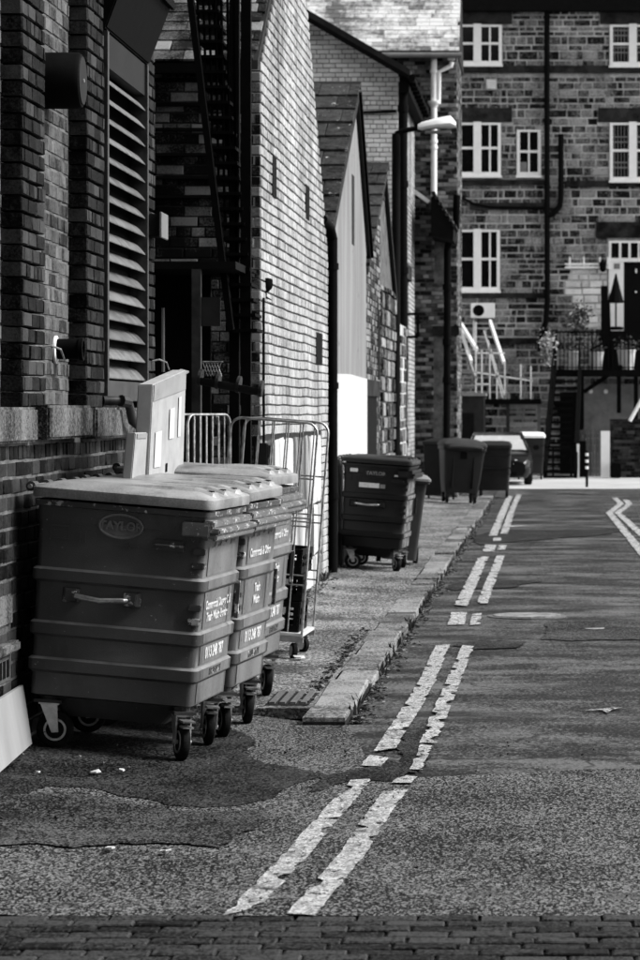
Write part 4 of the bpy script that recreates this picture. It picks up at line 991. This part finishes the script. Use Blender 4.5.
# ------------------------------------------------------------------ four-wheeled steel bins
def text_mesh(body, size, extrude=.002, align='CENTER', bold=0):
    cu = bpy.data.curves.new('t', 'FONT'); cu.body = body; cu.size = size; cu.extrude = extrude; cu.align_x = align; cu.align_y = 'CENTER'; cu.offset = bold
    o = bpy.data.objects.new('t', cu); C.objects.link(o)
    dg = bpy.context.evaluated_depsgraph_get(); me = bpy.data.meshes.new_from_object(o.evaluated_get(dg))
    bpy.data.objects.remove(o); return me
def text(name, body, size, M, mat, parent, extrude=.002, bold=0):
    me = text_mesh(body, size, extrude, bold=bold); me.transform(M); me.materials.clear(); me.materials.append(mat)
    o = bpy.data.objects.new(name, me); C.objects.link(o); o.parent = parent; return o
def make_bin(label, mp, mf, ml, medge, group=None, writing=True, panel=True, W=(.44,.455), Ln=(.45,.50)):
    mcomb = m_comb if writing else medge
    t = thing('wheeled_bin', label, 'bin', (0,0,0), group)
    zb, zt = .28, 1.335
    (w0, w1), (l0, l1) = W, Ln
    def hw(z): return w0+(w1-w0)*(z-zb)/(zt-zb), l0+(l1-l0)*(z-zb)/(zt-zb)
    bandz = [(.42,.495), (.615,.69), (.905,.975)]
    prof = [(zb,-.03), (zb+.012,0)]
    for (a, b) in bandz: prof += [(a-.010,0),(a+.006,.018),(b-.012,.018),(b,.003),(b+.004,0)]
    prof += [(zt-.12,0), (zt-.11,.004), (zt,.008)]
    rings = []
    for (z, o_) in prof:
        a, b = hw(z); rings.append(rrect(a+o_, b+o_, z, .035, 3))
    body = MB().loft(rings).build('body', mp, t, False, smooth=True)
    for (z0_, z1_) in bandz:           # highlight along the upper edge of each band, put in as lighter paint
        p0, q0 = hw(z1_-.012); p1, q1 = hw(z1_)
        MB().loft([rrect(p0+.0188, q0+.0188, z1_-.0125, .035, 3), rrect(p1+.0045, q1+.0045, z1_+.0005, .035, 3)], False, False).build('edge_highlight', m_highlight if writing else mp, t, False, smooth=True)
    # rim
    rr_ = []
    for (z, o_) in ((zt-.035,.006),(zt-.03,.02),(zt-.003,.022),(zt,.018)): rr_.append(rrect(w1+o_, l1+o_, z, .03, 3))
    MB().loft(rr_).build('rim', medge, t, False, smooth=True)
    # lid: shallow dome, skirt, raised ribs towards the front
    def lidring(f, z, o_=.036): return rrect((w1+o_)*f, (l1+o_)*f, z, .05*f+.005, 4)
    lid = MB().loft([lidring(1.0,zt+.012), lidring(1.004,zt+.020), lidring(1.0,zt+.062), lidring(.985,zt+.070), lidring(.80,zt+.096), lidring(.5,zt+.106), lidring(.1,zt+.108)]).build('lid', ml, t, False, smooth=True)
    for k in range(3):
        yy = -l1*.62+k*l1*.62; m = MB()
        m.loft([[Vector((x, yy+s*.055*q, z)) for (s, q) in ((-1,1),(-1,.7),(1,.7),(1,1))] if False else [Vector((x,yy-.055*wd,z0)),Vector((x,yy-.035*wd,z0+h)),Vector((x,yy+.035*wd,z0+h)),Vector((x,yy+.055*wd,z0))] for (x, z0, h, wd) in ((-.05,zt+.098,.004,.6),(.12,zt+.094,.02,1.5),(w1-.1,zt+.084,.032,1.6),(w1-.0,zt+.066,.03,1.6),(w1+.03,zt+.05,.01,1.5))])
        m.build('lid_rib', ml, lid, False, smooth=False)
        for q in (-.026, .026): MB().box(w1-.045,w1-.012,yy+q-.012,yy+q+.012,zt+.088,zt+.1045).build('rib_slot', m_black_matt, lid, False)
    # hinges along the wall side
    for k in range(4):
        yy = -l1*.9+k*l1*.6
        MB().cyl((-w1-.055,yy-.03,zt+.06),(-w1-.055,yy+.06,zt+.06),.027,12).build('hinge', mp, t, False, smooth=True)
    MB().cyl((-w1-.055,-l1,zt+.06),(-w1-.055,l1,zt+.06),.012,8).build('hinge_rod', m_steel, t, False)
    # lifting comb on the front rim
    cm = MB(); cm.box(w1-.01,w1+.085,-l1-.03,l1+.03,zt-.115,zt-.085); cm.box(w1-.01,w1+.05,-l1-.03,l1+.03,zt-.084,zt-.045)
    cm.box(w1-.01,w1+.07,-l1-.03,l1+.03,zt-.15,zt-.116)
    cm.build('lifting_comb', mcomb, t, False, bevel=.008)
    for s in (-1,):
        MB().box(w1-.12,w1+.03,-l1-.04,-l1+.02,zt-.135,zt-.06).build('comb_bracket', mcomb, t, False, bevel=.006)
    # corner ribs (chipped)
    for k in range(9):
        z = .52+k*.075
        if any(a-.03 < z < b+.03 for a, b in bandz) or z > 1.16: continue
        a, b = hw(z)
        MB().box(a-.055,a+.012,-b-.012,-b+.05,z-.018,z+.018).build('corner_rib', medge, t, False, bevel=.005)
    a, b = hw(.8)
    # carrying handle on the end
    zc = .825; a, b = hw(zc); hx = -.08
    hd_ = MB().tube([(hx-.15,-b-.02,zc+.012),(hx-.13,-b-.05,zc+.01),(hx,-b-.058,zc-.004),(hx+.13,-b-.05,zc+.006),(hx+.15,-b-.02,zc+.008)], .014, 10).build('end_handle', m_steel, t, False, smooth=True)
    for s in (-1, 1):
        MB().loft([[Vector((hx+s*.165+q[0]*.05, -b-.0, zc+.01+q[1]*.042)) for q in ((-1,-1),(1,-1),(1,1),(-1,1))], [Vector((hx+s*.16+q[0]*.033, -b-.04, zc+.01+q[1]*.03)) for q in ((-1,-1),(1,-1),(1,1),(-1,1))]]).build('handle_pad', medge, hd_, False, bevel=.004)
    z2 = 1.14; a, b = hw(z2)
    g2 = MB(); g2.tube([(.19,-b+.01,z2),(.19,-b-.03,z2),(.2,-b-.038,z2-.0),(.33,-b-.038,z2),(.34,-b-.03,z2),(.34,-b+.01,z2)], .009, 8); g2.box(.185,.345,-b-.012,-b+.01,z2-.028,z2+.028)
    g2.build('grab_rail', medge, t, False)
    # oval emblem with raised name
    z3 = 1.222; a, b = hw(z3); tl = math.atan((l1-l0)/(zt-zb))
    MM = Matrix.Translation((.0,-b-.004,z3)) @ Matrix.Rotation(R(90)+tl, 4, 'X')
    em = MB(); n = 40; ring = []
    for (e, zz) in ((1.0,-.006),(1.0,.008),(.95,.011),(.9,.008),(.89,.0)):
        ring.append([MM @ Vector((.122*e*math.cos(2*math.pi*k/n), (.068*e-(1-e)*.05)*math.sin(2*math.pi*k/n), zz)) for k in range(n)])
    eo = em.loft(ring, cap0=False, cap1=True).build('oval_emblem', m_highlight if writing else mp, t, False, smooth=True)
    text('raised_name', 'TAYLOR', .062, MM @ Matrix.Translation((0,0,.001)), m_highlight, eo, .006, .002)
    # small raised seams
    for (x0, x1, zz) in ((-.38,-.28,1.13),(-.38,-.28,1.20),(-.24,-.13,1.215),(.13,.22,1.215),(-.02,.10,1.12)):
        a, b = hw(zz); MB().box(x0,x1,-b-.004,-b+.01,zz-.004,zz+.004).build('seam', mp, t, False)
    for (x, z0, z1) in ((-.38,1.13,1.20),(-.28,1.13,1.20),(-.22,1.12,1.18),(-.19,1.12,1.18),(.05,1.10,1.14)):
        a, b = hw((z0+z1)/2); MB().box(x-.003,x+.003,-b-.004,-b+.01,z0,z1).build('seam', mp, t, False)
    # front panel sheet with torn top edge and printing
    tf = math.atan((w1-w0)/(zt-zb))
    def FM(y, z, off): 
        a, b = hw(z); return Matrix.Translation((a+off, y, z)) @ Matrix.Rotation(R(90), 4, 'Z') @ Matrix.Rotation(R(90)+tf, 4, 'X')
    if panel:
        rg = random.Random(5)
        def strip(z0, z1, torn):
            m = MB(); ys_ = [-l0*.80+i*l0*1.6/24 for i in range(25)]; lo = []; hi = []
            for i, yv in enumerate(ys_):
                zz = z1-(rg.uniform(0,.045) if torn else 0); a0, _ = hw(z0); a1, _ = hw(zz)
                lo.append(Vector((a0+.004, yv, z0))); hi.append(Vector((a1+.004, yv, zz)))
            q = len(ys_); m.add(lo+hi, [(i, i+1, q+i+1, q+i) for i in range(q-1)])
            return m.build('vinyl_sheet', mf, t, False)
        strip(.985,1.175,True); strip(.70,.897,False); strip(.505,.607,False); strip(.30,.41,False)
    for (a_, b_) in bandz:
        q = (a_+b_)/2; aa, bb = hw(q)
        if panel: MB().box(aa+.0165,aa+.0195,-l0*.84,l0*.84,a_+.012,b_-.012).build('vinyl_band', mf, t, False)
    if writing:
        text('lettering', 'Commercial Danger Call\nTrade Waste Services', .066, FM(0,.79,.007), m_label, t, .001, .002)
        text('phone_lettering', '0113 248 787', .085, FM(0,.558,.007), m_label, t, .001, .003)
        text('lower_lettering', 'REFUSE ONLY', .05, FM(0,.455,.021), medge, t, .001, .002)
    MB().box(w0+.055,w0+.075,l0*.60,l0*.66,.72,.93).build('lock_bar', medge, t, False)
    # underside tray and castors
    MB().loft([rrect(w0*.62,l0*.7,.17,.04), rrect(w0*.86,l0*.9,zb+.005,.04)]).build('tray', mp, t, False)
    def wheel(cx, cy, ang, braked):
        Mw = Matrix.Translation((cx,cy,0)) @ Matrix.Rotation(ang, 4, 'Z')
        def T(mb): mb.v = [tuple(Mw @ Vector(v)) for v in mb.v]; return mb
        wo_ = T(MB().lathe((.045,-.024,.1), (0,1,0), [(0,.062),(.0,.085),(.006,.097),(.014,.1),(.034,.1),(.042,.097),(.048,.085),(.048,.062)], 28)).build('wheel', m_rubber, t, False, smooth=True)
        T(MB().lathe((.045,-.027,.1), (0,1,0), [(.014,.0),(.014,.04),(0,.05),(0,.06),(.008,.064),(.046,.064),(.054,.06),(.054,.05),(.04,.04),(.04,.0)], 24)).build('wheel_rim', m_steel, wo_, False, smooth=True)
        T(MB().cyl((.045,-.05,.1),(.045,.05,.1),.013,10)).build('axle', m_steel, wo_, False)
        fk = MB()
        for s in (-1, 1): fk.prism([(-.04,.235),(.05,.235),(.066,.09),(.03,.085)], 'y', s*.04-.004, s*.04+.004)
        fk.box(-.05,.06,-.045,.045,.235,.245)
        T(fk).build('castor_fork', m_steel, t, False)
        pl_ = MB(); pl_.box(-.075,.075,-.06,.06,.245,.262); pl_.cyl((0,0,.255),(0,0,.29),.045,12)
        T(pl_).build('castor_plate', m_dark_metal, t, False)
        if braked:
            bk = MB(); bk.box(.07,.16,-.035,.035,.215,.224); bk.box(.075,.15,-.03,.03,.183,.192)
            T(bk).build('brake_pedal', m_galv, t, False)
    wheel(-w0+.09, -l0+.08, R(8), False); wheel(w0-.06, -l0+.06, R(-62), True)
    wheel(w0-.06, l0-.1, R(-70), True); wheel(-w0+.09, l0-.1, R(20), False)
    return t
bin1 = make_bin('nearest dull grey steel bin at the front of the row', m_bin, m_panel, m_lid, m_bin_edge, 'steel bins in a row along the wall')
bin2 = copy_tree(bin1); bin3 = copy_tree(bin1)
bin2['label'] = 'middle steel bin in the row of three'; bin3['label'] = 'rear steel bin of the row beside the roll cage'
for o, (x, y, a) in zip((bin1, bin2, bin3), ((-2.33,15.91,-5.0), (-2.235,17.06,-5.5), (-2.235,18.28,-4.0))):
    o.location = (x, y, gz(x, y)+.004); o.rotation_euler = Euler((0, SL, R(a)), 'XYZ'); o.scale.z = {bin1: 1, bin2: 1.01, bin3: 1.012}[o]
alt = text_mesh('Commercial & Other\n\n\nTrade\nWaste', .07, .001, bold=.002)
for bq in (bin2, bin3):
    for chd in bq.children:
        if chd.name.startswith('lettering'):
            me = alt.copy(); me.transform(Matrix.Translation((.44+.015*.55/1.055+.0095, 0, .905)) @ Matrix.Rotation(R(90), 4, 'Z') @ Matrix.Rotation(R(90)+math.atan(.015/1.055), 4, 'X'))
            me.materials.clear(); me.materials.append(m_label); chd.data = me; chd['kind'] = 'stuff'
        if chd.name.startswith('lid.'): chd.rotation_euler = (.006, -.012, .008) if bq is bin2 else (-.008, -.02, -.01)
# single black steel bin farther along
bin4 = make_bin('black steel bin standing alone by the white rendered wall', m_bin_black, m_bin_side, m_bin_plastic, m_bin_black, None, writing=False, panel=True, W=(.35,.385), Ln=(.47,.52))
bin4.location = (-2.02, 33.3, gz(-2.02,33)+.004); bin4.rotation_euler = (0, SL*.9, R(-3)); bin4.scale = (.96, .96, .90)
tl4 = math.atan(.055)
for (nm, x, z, w_, h_) in (('sticker',-.26,1.25,.09,.045),('sticker',.25,1.21,.055,.022),('name_label',-.07,1.07,.24,.06)):
    bb = .47+(.52-.47)*(z-.28)/1.055
    MB().box(x-w_/2,x+w_/2,-bb-.013,-bb-.006,z-h_/2,z+h_/2).build(nm, m_label, bin4, False)
MB().box(.06,.12,-.52,-.512,1.04,1.09).build('name_label', m_grey, bin4, False)

def wheelie(label, mat, lidm, loc, rot):
    t = thing('wheelie_bin', label, 'bin', loc)
    MB().loft([rrect(.20,.22,.06,.04), rrect(.235,.28,.75,.04), rrect(.25,.31,.97,.04), rrect(.285,.345,.975,.04), rrect(.285,.345,1.0,.04)]).build('body', mat, t, False, smooth=True)
    MB().loft([rrect(.295,.36,1.003,.04), rrect(.295,.36,1.03,.04), rrect(.25,.3,1.07,.05), rrect(.1,.12,1.085,.03)]).build('lid', lidm, t, False, smooth=True)
    for s in (-1, 1): MB().cyl((s*.22-.025,.27,.1),(s*.22+.025,.27,.1),.1,16).build('wheel', m_rubber, t, False)
    MB().tube([(-.24,.34,.96),(-.24,.41,1.0),(.24,.41,1.0),(.24,.34,.96)], .018, 8).build('handle', mat, t, False)
    t.rotation_euler = rot; return t
wheelie('grey wheelie bin standing behind the lone black bin', m_bin_mid, m_grey, (-1.80,34.3,.05), (0, .08, R(6)))

# far bins by the pavement end
def plastic_bin(label, mat, lidm, loc, rot):
    t = thing('waste_bin', label, 'bin', loc)
    MB().loft([rrect(.40,.36,.2,.06), rrect(.44,.40,.45,.06), rrect(.50,.47,1.02,.07), rrect(.53,.50,1.03,.06), rrect(.53,.50,1.10,.06)]).build('body', mat, t, False, smooth=True)
    MB().loft([rrect(.545,.52,1.104,.06), rrect(.545,.52,1.14,.06), rrect(.5,.46,1.20,.07), rrect(.3,.28,1.25,.06), rrect(.1,.1,1.26,.03)]).build('lid', lidm, t, False, smooth=True)
    MB().tube([(-.42,-.49,1.08),(-.38,-.60,1.09),(-.2,-.62,1.10),(.2,-.62,1.10),(.38,-.60,1.09),(.42,-.49,1.08)], .035, 8).build('lid_handle', lidm, t, False, smooth=True)
    MB().box(-.1,.06,-.475,-.44,.86,1.0).build('lock_plate', m_black, t, False)
    for x in (-.25, .25): MB().box(x-.012,x+.012,-.47,-.36,.3,.9).build('rib', mat, t, False)
    for sx in (-1, 1):
        for sy in (-.28, .28): MB().cyl((sx*.34-.03,sy,.1),(sx*.34+.03,sy,.1),.1,14).build('wheel', m_rubber, t, False); MB().box(sx*.34-.05,sx*.34+.05,sy-.05,sy+.05,.1,.215).build('castor', m_dark_metal, t, False)
    t.rotation_euler = rot; return t
pbn = plastic_bin('dark plastic bin with pale lid by the pavement end', m_bin_plastic, m_bin_mid, (-1.78,56.6,.06), (0, .06, R(10))); pbn.scale = (.8,.9,1)
b5_ = simple_bin('waste_bin', 'dark ribbed bin standing behind the pale lidded bin', 476, 511, 441, 61.5, m_bin_plastic, m_bin_plastic)
tb = thing('waste_bin', 'tall dark bin against the wall left of the pale lidded bin', 'bin', (-2.2,58.6,.06))
MB().loft([rrect(.3,.3,.1,.04), rrect(.34,.36,1.1,.04), rrect(.36,.38,1.12,.04)]).build('body', m_bin_black, tb, False, smooth=True)
MB().loft([rrect(.37,.39,1.122,.04), rrect(.36,.38,1.18,.04), rrect(.2,.2,1.24,.04)]).build('lid', m_bin_plastic, tb, False, smooth=True)
for sx in (-1, 1): MB().cyl((sx*.25-.02,0,.08),(sx*.25+.02,0,.08),.08,12).build('wheel', m_rubber, tb, False)

# ------------------------------------------------------------------ parked car (front to the camera)
car = thing('parked_car', 'dark parked car with bright windscreen behind the far bins', 'car', (-1.33, 74, 0))
cx = -1.33; Yc = 72.0
def crs(y, hw_, z0, z1, zs): return [Vector((cx+a*hw_, y, z)) for a, z in ((-.9,z0),(-1,z0+.12),(-1,zs),(-.93,z1-.03),(-.6,z1),(.6,z1),(.93,z1-.03),(1,zs),(1,z0+.12),(.9,z0))]
MB().loft([crs(Yc,.72,.22,.60,.5), crs(Yc+.12,.82,.18,.70,.58), crs(Yc+.5,.86,.18,.78,.62), crs(Yc+1.25,.87,.18,.86,.7), crs(Yc+2.6,.87,.18,.9,.75), crs(Yc+3.8,.86,.18,.9,.75), crs(Yc+4.15,.8,.25,.75,.6)]).build('body', m_car, car, smooth=True)
def cab(y, hw0, hw1, z0, z1): return [Vector((cx-hw0,y,z0)),Vector((cx+hw0,y,z0)),Vector((cx+hw1,y,z1)),Vector((cx-hw1,y,z1))]
MB().loft([[Vector((cx-.80,Yc+1.1,.84)),Vector((cx+.80,Yc+1.1,.84)),Vector((cx+.79,Yc+1.12,.85)),Vector((cx-.79,Yc+1.12,.85))], cab(Yc+1.75,.82,.62,.85,1.22), cab(Yc+2.3,.82,.62,.85,1.3), cab(Yc+3.2,.82,.6,.85,1.28), [Vector((cx-.78,Yc+3.9,.86)),Vector((cx+.78,Yc+3.9,.86)),Vector((cx+.75,Yc+3.88,.9)),Vector((cx-.75,Yc+3.88,.9))]]).build('cabin', m_car, car, smooth=False)
MB().add([(cx-.74,Yc+1.13,.862),(cx+.74,Yc+1.13,.862),(cx+.585,Yc+1.74,1.212),(cx-.585,Yc+1.74,1.212)], [(0,1,2,3)]).add([(cx-.70,Yc+1.12,.875),(cx+.70,Yc+1.12,.875),(cx+.56,Yc+1.72,1.222),(cx-.56,Yc+1.72,1.222)], [(0,1,2,3)]).build('windscreen', m_screen, car)
for s in (-1, 1):
    hl = MB().loft([[Vector((cx+s*q[0],Yc+q[1],q[2])) for q in ((.40,.03,.52),(.74,.10,.55),(.78,.2,.66),(.45,.06,.64))], [Vector((cx+s*q[0],Yc+q[1]-.035,q[2])) for q in ((.42,.03,.53),(.72,.09,.56),(.76,.18,.65),(.47,.06,.63))]]).build('headlight', m_lens, car)
    for yy in (.75, 3.3):
        wq = MB().lathe((cx+s*.68,Yc+yy,.31), (s,0,0), [(0,.2),(0,.29),(.03,.31),(.17,.31),(.2,.29),(.2,.2)], 24).build('wheel', m_rubber, car, smooth=True)
        MB().lathe((cx+s*.70,Yc+yy,.31), (s,0,0), [(0,.1),(0,.2),(.175,.2),(.18,.05)], 20).build('wheel_rim', m_steel, wq)
    MB().box(cx+s*.98-.08,cx+s*.98+.08,Yc+1.3,Yc+1.4,.86,.98).build('wing_mirror', m_car, car, bevel=.03)
MB().box(cx-.26,cx+.26,Yc-.02,Yc+.02,.36,.47).build('number_plate', m_whitep, car)
MB().box(cx-.36,cx+.36,Yc-.012,Yc+.03,.5,.58).build('grille', m_black, car); MB().box(cx-.5,cx+.5,Yc-.015,Yc+.05,.24,.33).build('lower_grille', m_black, car)

# ------------------------------------------------------------------ roll cages, crates, cartons, board
def u_frame(m, M, w_, z0, z1, r=.08, t=.0095):
    pts = [(-w_/2,0,z0)]+[(-w_/2+r-r*math.cos(R(a)),0,z1-r+r*math.sin(R(a))) for a in (0,22,45,68,90)]+[(w_/2-r+r*math.sin(R(a)),0,z1-r+r*math.cos(R(a))) for a in (0,22,45,68,90)]+[(w_/2,0,z0)]
    m.tube([M @ Vector(p) for p in pts], t, 8)
def make_cage(label, w_, d_, loc, rotz, roll, nbar=5, platform=True):
    t = thing('roll_cage', label, 'roll cage', loc); t.rotation_euler = (0, roll, rotz)
    for (i, yy) in enumerate((-d_/2, d_/2)):
        M = Matrix.Translation((0,yy,0)); m = MB(); u_frame(m, M, w_, .19, 1.74); m.build('side_frame', m_galv, t, False, smooth=True)
        for k in range(1, nbar+1):
            x = -w_/2+w_*k/(nbar+1)
            MB().cyl((x,yy,.2),(x,yy,1.735),.006,6).build('upright_bar', m_galv, t, False)
        for z in (.55,.62,.98,1.04,1.33):
            MB().cyl((-w_/2,yy,z),(w_/2,yy,z),.0065,6).build('cross_bar', m_galv, t, False)
    if platform:
        bs = MB(); bs.box(-w_/2-.01,w_/2+.01,-d_/2-.01,d_/2+.01,.17,.195); bs.build('base', m_pale_wood, t, False, bevel=.006)
        for yy in (-d_/2, d_/2): box('base_frame', m_steel, t, -w_/2-.015, w_/2+.015, yy-.02, yy+.02, .13, .169, world=False)
        for sx in (-1, 1):
            for sy in (-1, 1):
                c = Vector((sx*(w_/2-.06), sy*(d_/2-.07), .06)); a = .6*sx+.2*sy
                dx = Vector((math.cos(a), math.sin(a), 0))
                wq = MB().lathe(c-dx*.018, dx, [(0,.04),(0,.055),(.006,.06),(.03,.06),(.036,.055),(.036,.04)], 18).build('castor', m_rubber, t, False, smooth=True)
                MB().lathe(c-dx*.02, dx, [(0,.01),(0,.038),(.04,.038),(.04,.01)], 14).build('hub', m_steel, wq, False)
                MB().bar(c+Vector((0,0,.0))+dx*.028, c+Vector((.0,.0,.08))+dx*.02, .03, .005).build('fork', m_steel, wq, False)
    return t
cage = make_cage('wire roll cage on castors behind the row of bins', .64, .72, (-2.14,21.62,gz(-2.14,21)+.0), R(-2), SL, 5)
cage2 = make_cage('second wire cage folded against the yard shelter', .62, .10, (-2.60,21.75,gz(-2.6,21)), R(66), SL*.0, 6, False)
Mc = cage.matrix_basis.copy()
def crate(label, off, w_, d_, h_, rz, mat=m_crate):
    M = Matrix.LocRotScale(Vector(cage.location), cage.rotation_euler, None)
    p = M @ Vector(off); t = thing('plastic_crate', label, 'crate', p, 'crates in the roll cage'); t.rotation_euler = (0, SL, rz)
    m = MB(); m.box(-w_/2,w_/2,-d_/2,d_/2,0,.015); m.build('floor', mat, t, False)
    for (sx, sy) in ((1,0),(-1,0),(0,1),(0,-1)):
        m = MB()
        for (z0, z1) in ((.0,.05),(h_*.45,h_*.55),(h_-.045,h_)):
            if sx: m.box(sx*w_/2-.008,sx*w_/2+.008,-d_/2,d_/2,z0,z1)
            else: m.box(-w_/2,w_/2,sy*d_/2-.0075,sy*d_/2+.0075,z0+.001,z1-.001)
        for k in range(5):
            q = -1+k*.5
            if sx: m.box(sx*w_/2-.006,sx*w_/2+.006,q*(d_/2-.02)-.015,q*(d_/2-.02)+.015,.002,h_-.002)
            else: m.box(q*(w_/2-.02)-.015,q*(w_/2-.02)+.015,sy*d_/2-.006,sy*d_/2+.006,.002,h_-.002)
        m.build('side', mat, t, False)
    MB().box(-.05,.05,-d_/2-.012,-d_/2-.008,h_*.6,h_*.8).build('label_plate', m_label, t, False)
    return t
crate('black plastic crate at the bottom of the cage', (.13,-.05,.2), .30, .5, .22, R(-2))
crate('black plastic crate in the middle of the stack', (.12,-.04,.425), .30, .5, .20, R(1))
crate('black plastic crate on top of the stack in the cage', (.13,-.05,.63), .29, .5, .18, R(-4))

def carton(name, label, near, far_, th, zb0, hN, hF, labels):
    near, far_ = Vector(near), Vector(far_); d = (far_-near); ln = d.length; d.normalize(); nrm = Vector((d.y,-d.x,0))
    t = thing(name, label, 'box', (near.x, near.y, zb0))
    lean = Vector((-.0,0,0))
    def ring(o, e):
        return [near-nrm*o+Vector((0,0,zb0+e)), far_-nrm*o+Vector((0,0,zb0+e)), far_-nrm*o*1.0+Vector((.02,0,zb0+hF-e)), near-nrm*o+Vector((.03,0,zb0+hN-e))]
    MB().loft([ring(th,0), ring(0,0)]).build('board_box', m_card, t, bevel=.006)
    nn = nrm*.003
    for (u0, u1, v0, v1, mat, nm) in labels:
        def P(u, v): return near+d*ln*u+nn+Vector((.03*v*(1-u)+.02*v*u,0,zb0+(hN+(hF-hN)*u)*v))
        MB().loft([[P(u0,v0),P(u1,v0),P(u1,v1),P(u0,v1)], [q+nrm*.002 for q in (P(u0,v0),P(u1,v0),P(u1,v1),P(u0,v1))]]).build(nm, mat, t)
    return t
big = carton('cardboard_carton', 'tall flat cardboard carton with taped top standing behind the bins', (-2.35,16.95,0), (-2.285,18.05,0), .09, 1.42, .60, .70,
       [(.12,.30,.18,.52,m_paper,'paper_label'),(.52,.66,.42,.70,m_paper,'paper_label'),(.78,.86,.42,.78,m_paper,'paper_label'),(.02,.98,.83,.99,m_tape,'tape'),(.46,.5,.12,.2,m_black,'ink_mark')])
MB().add([at(168,384,17.8)+Vector((.02,-.05,0)), at(186,371,18.05)+Vector((.02,0,0)), at(181,369,18.05), at(165,375,17.6)], [(0,1,2,3)]).add([at(168,385,17.8)+Vector((.022,-.05,0)), at(186,372,18.05)+Vector((.022,0,0)), at(181,370,18.06), at(165,376,17.62)], [(0,1,2,3)]).build('torn_flap', m_tape, big)
carton('cardboard_carton', 'small flat cardboard carton leaning beside the tall carton', (-2.405,16.62,0), (-2.37,16.94,0), .055, 1.40, .34, .34, [(.1,.9,.9,.98,m_tape,'tape')])
bd_ = thing('leaning_board', 'white board leaning against the wall in front of the bins', 'board', (-2.72,14.8,.08))
p = [gp(32,744,.09), gp(-30,800,.08)]
a0, a1 = Vector((p[0][0],p[0][1],.092)), Vector((p[1][0],p[1][1],.085))
t0, t1 = at(23,685,a0.y+.05), Vector((a1.x-.06,a1.y+.02,.42)); t1.z = t0.z+.02
MB().loft([[a0,a1,t1,t0],[q+Vector((-.018,-.004,0)) for q in (a0,a1,t1,t0)]]).build('sheet', m_board, bd_)
# coil of chain behind the cartons
ch = MB().tube([at(178,470,18.6), at(186,474,18.6), at(190,468,18.7), at(196,473,18.7), at(204,474,18.8)], .006, 6).build('chain', m_galv); tag(ch, 'short length of chain hanging beside the tall carton', 'chain')
# scraps on the ground
rs = random.Random(3)
for (x, y, s, lab) in ((110,845,.035,'pale scrap of litter on the smooth patch left of the lines'),(38,780,.02,'white scrap of litter near the leaning board'),(95,775,.035,'thin pale scrap on the dark tarmac under the nearest bin'),(122,772,.02,'tiny pale scrap on dark tarmac by the front bin'),(165,848,.03,'pale pebble of litter at the patch edge'),(300,662,.07,'pale twig on the pavement by the cage castor')):
    X, Yg = gp(x, y, .03); z = gz(X, Yg)+.012
    pts = [Vector((X+rs.uniform(.5,1)*s*math.cos(a), Yg+rs.uniform(.5,1)*s*math.sin(a)*1.6, z+rs.uniform(0,.012))) for a in (0,1.2,2.5,3.8,5.1)]
    tag(MB().loft([pts, [q+Vector((0,0,.006)) for q in pts]]).build('litter', m_paper), lab, 'litter')

# ------------------------------------------------------------------ dirt and weeds gathered along the kerb and the wall feet
rd = random.Random(77); m = MB(); wd_ = MB()
def flake(x, y, z, sz):
    a0 = rd.uniform(0, 6.28); pts = [Vector((x+sz*rd.uniform(.5,1)*math.cos(a0+k*1.57), y+sz*1.5*rd.uniform(.5,1)*math.sin(a0+k*1.57), z+rd.uniform(.001,.012))) for k in range(4)]
    m.add(pts+[p+Vector((0,0,.004)) for p in pts], [(0,1,2,3),(7,6,5,4),(0,4,5,1),(1,5,6,2),(2,6,7,3),(3,7,4,0)])
for k in range(900):
    y = 17.3+44*rd.random()**1.6; flake(-1.195+abs(rd.gauss(0,.05)), y, -.006, rd.uniform(.006,.028))
for k in range(500):
    y = 18+13*rd.random(); x = -2.40+abs(rd.gauss(0,.09)) if y > 24.2 else -1.49-abs(rd.gauss(0,.05)); flake(x, y, gz(x, y), rd.uniform(.006,.03))
for k in range(260):
    x = rd.uniform(-2.8,1.2); y = rd.uniform(10.9,16.5); flake(x, y, gz(x,y)+.008, rd.uniform(.004,.012))
m_dirt = pm('gutter_dirt', .006, .2, rnd=.9, sc=20, nz=.4, bump=0, spread=2.5)
dd = m.build('gutter_debris', m_dirt); tag(dd, 'dirt and leaf scraps gathered along the kerb and wall feet', 'debris', kind='stuff')
for k in range(46):
    if k < 30: y = 17.6+30*rd.random()**1.5; bx, bz = -1.205, -.004
    else: y = 24.6+13*rd.random(); bx = -2.38; bz = gz(bx, y)
    for q in range(rd.randint(6, 14)):
        a = rd.uniform(0, 6.28); l = rd.uniform(.04, .11); p = Vector((bx+rd.gauss(0,.015), y+rd.gauss(0,.05), bz)); t = p+Vector((math.cos(a)*l*.5, math.sin(a)*l*.5, l)); w_ = Vector((-math.sin(a), math.cos(a), 0))*.006
        wd_.add([p-w_, p+w_, (p+t)/2+w_*1.3+Vector((0,0,.01)), t, (p+t)/2-w_*1.3+Vector((0,0,.01))], [(0,1,2,3,4)])
tag(wd_.build('weeds', m_leaf), 'small weeds growing in the kerb and wall joints', 'weeds', kind='stuff')
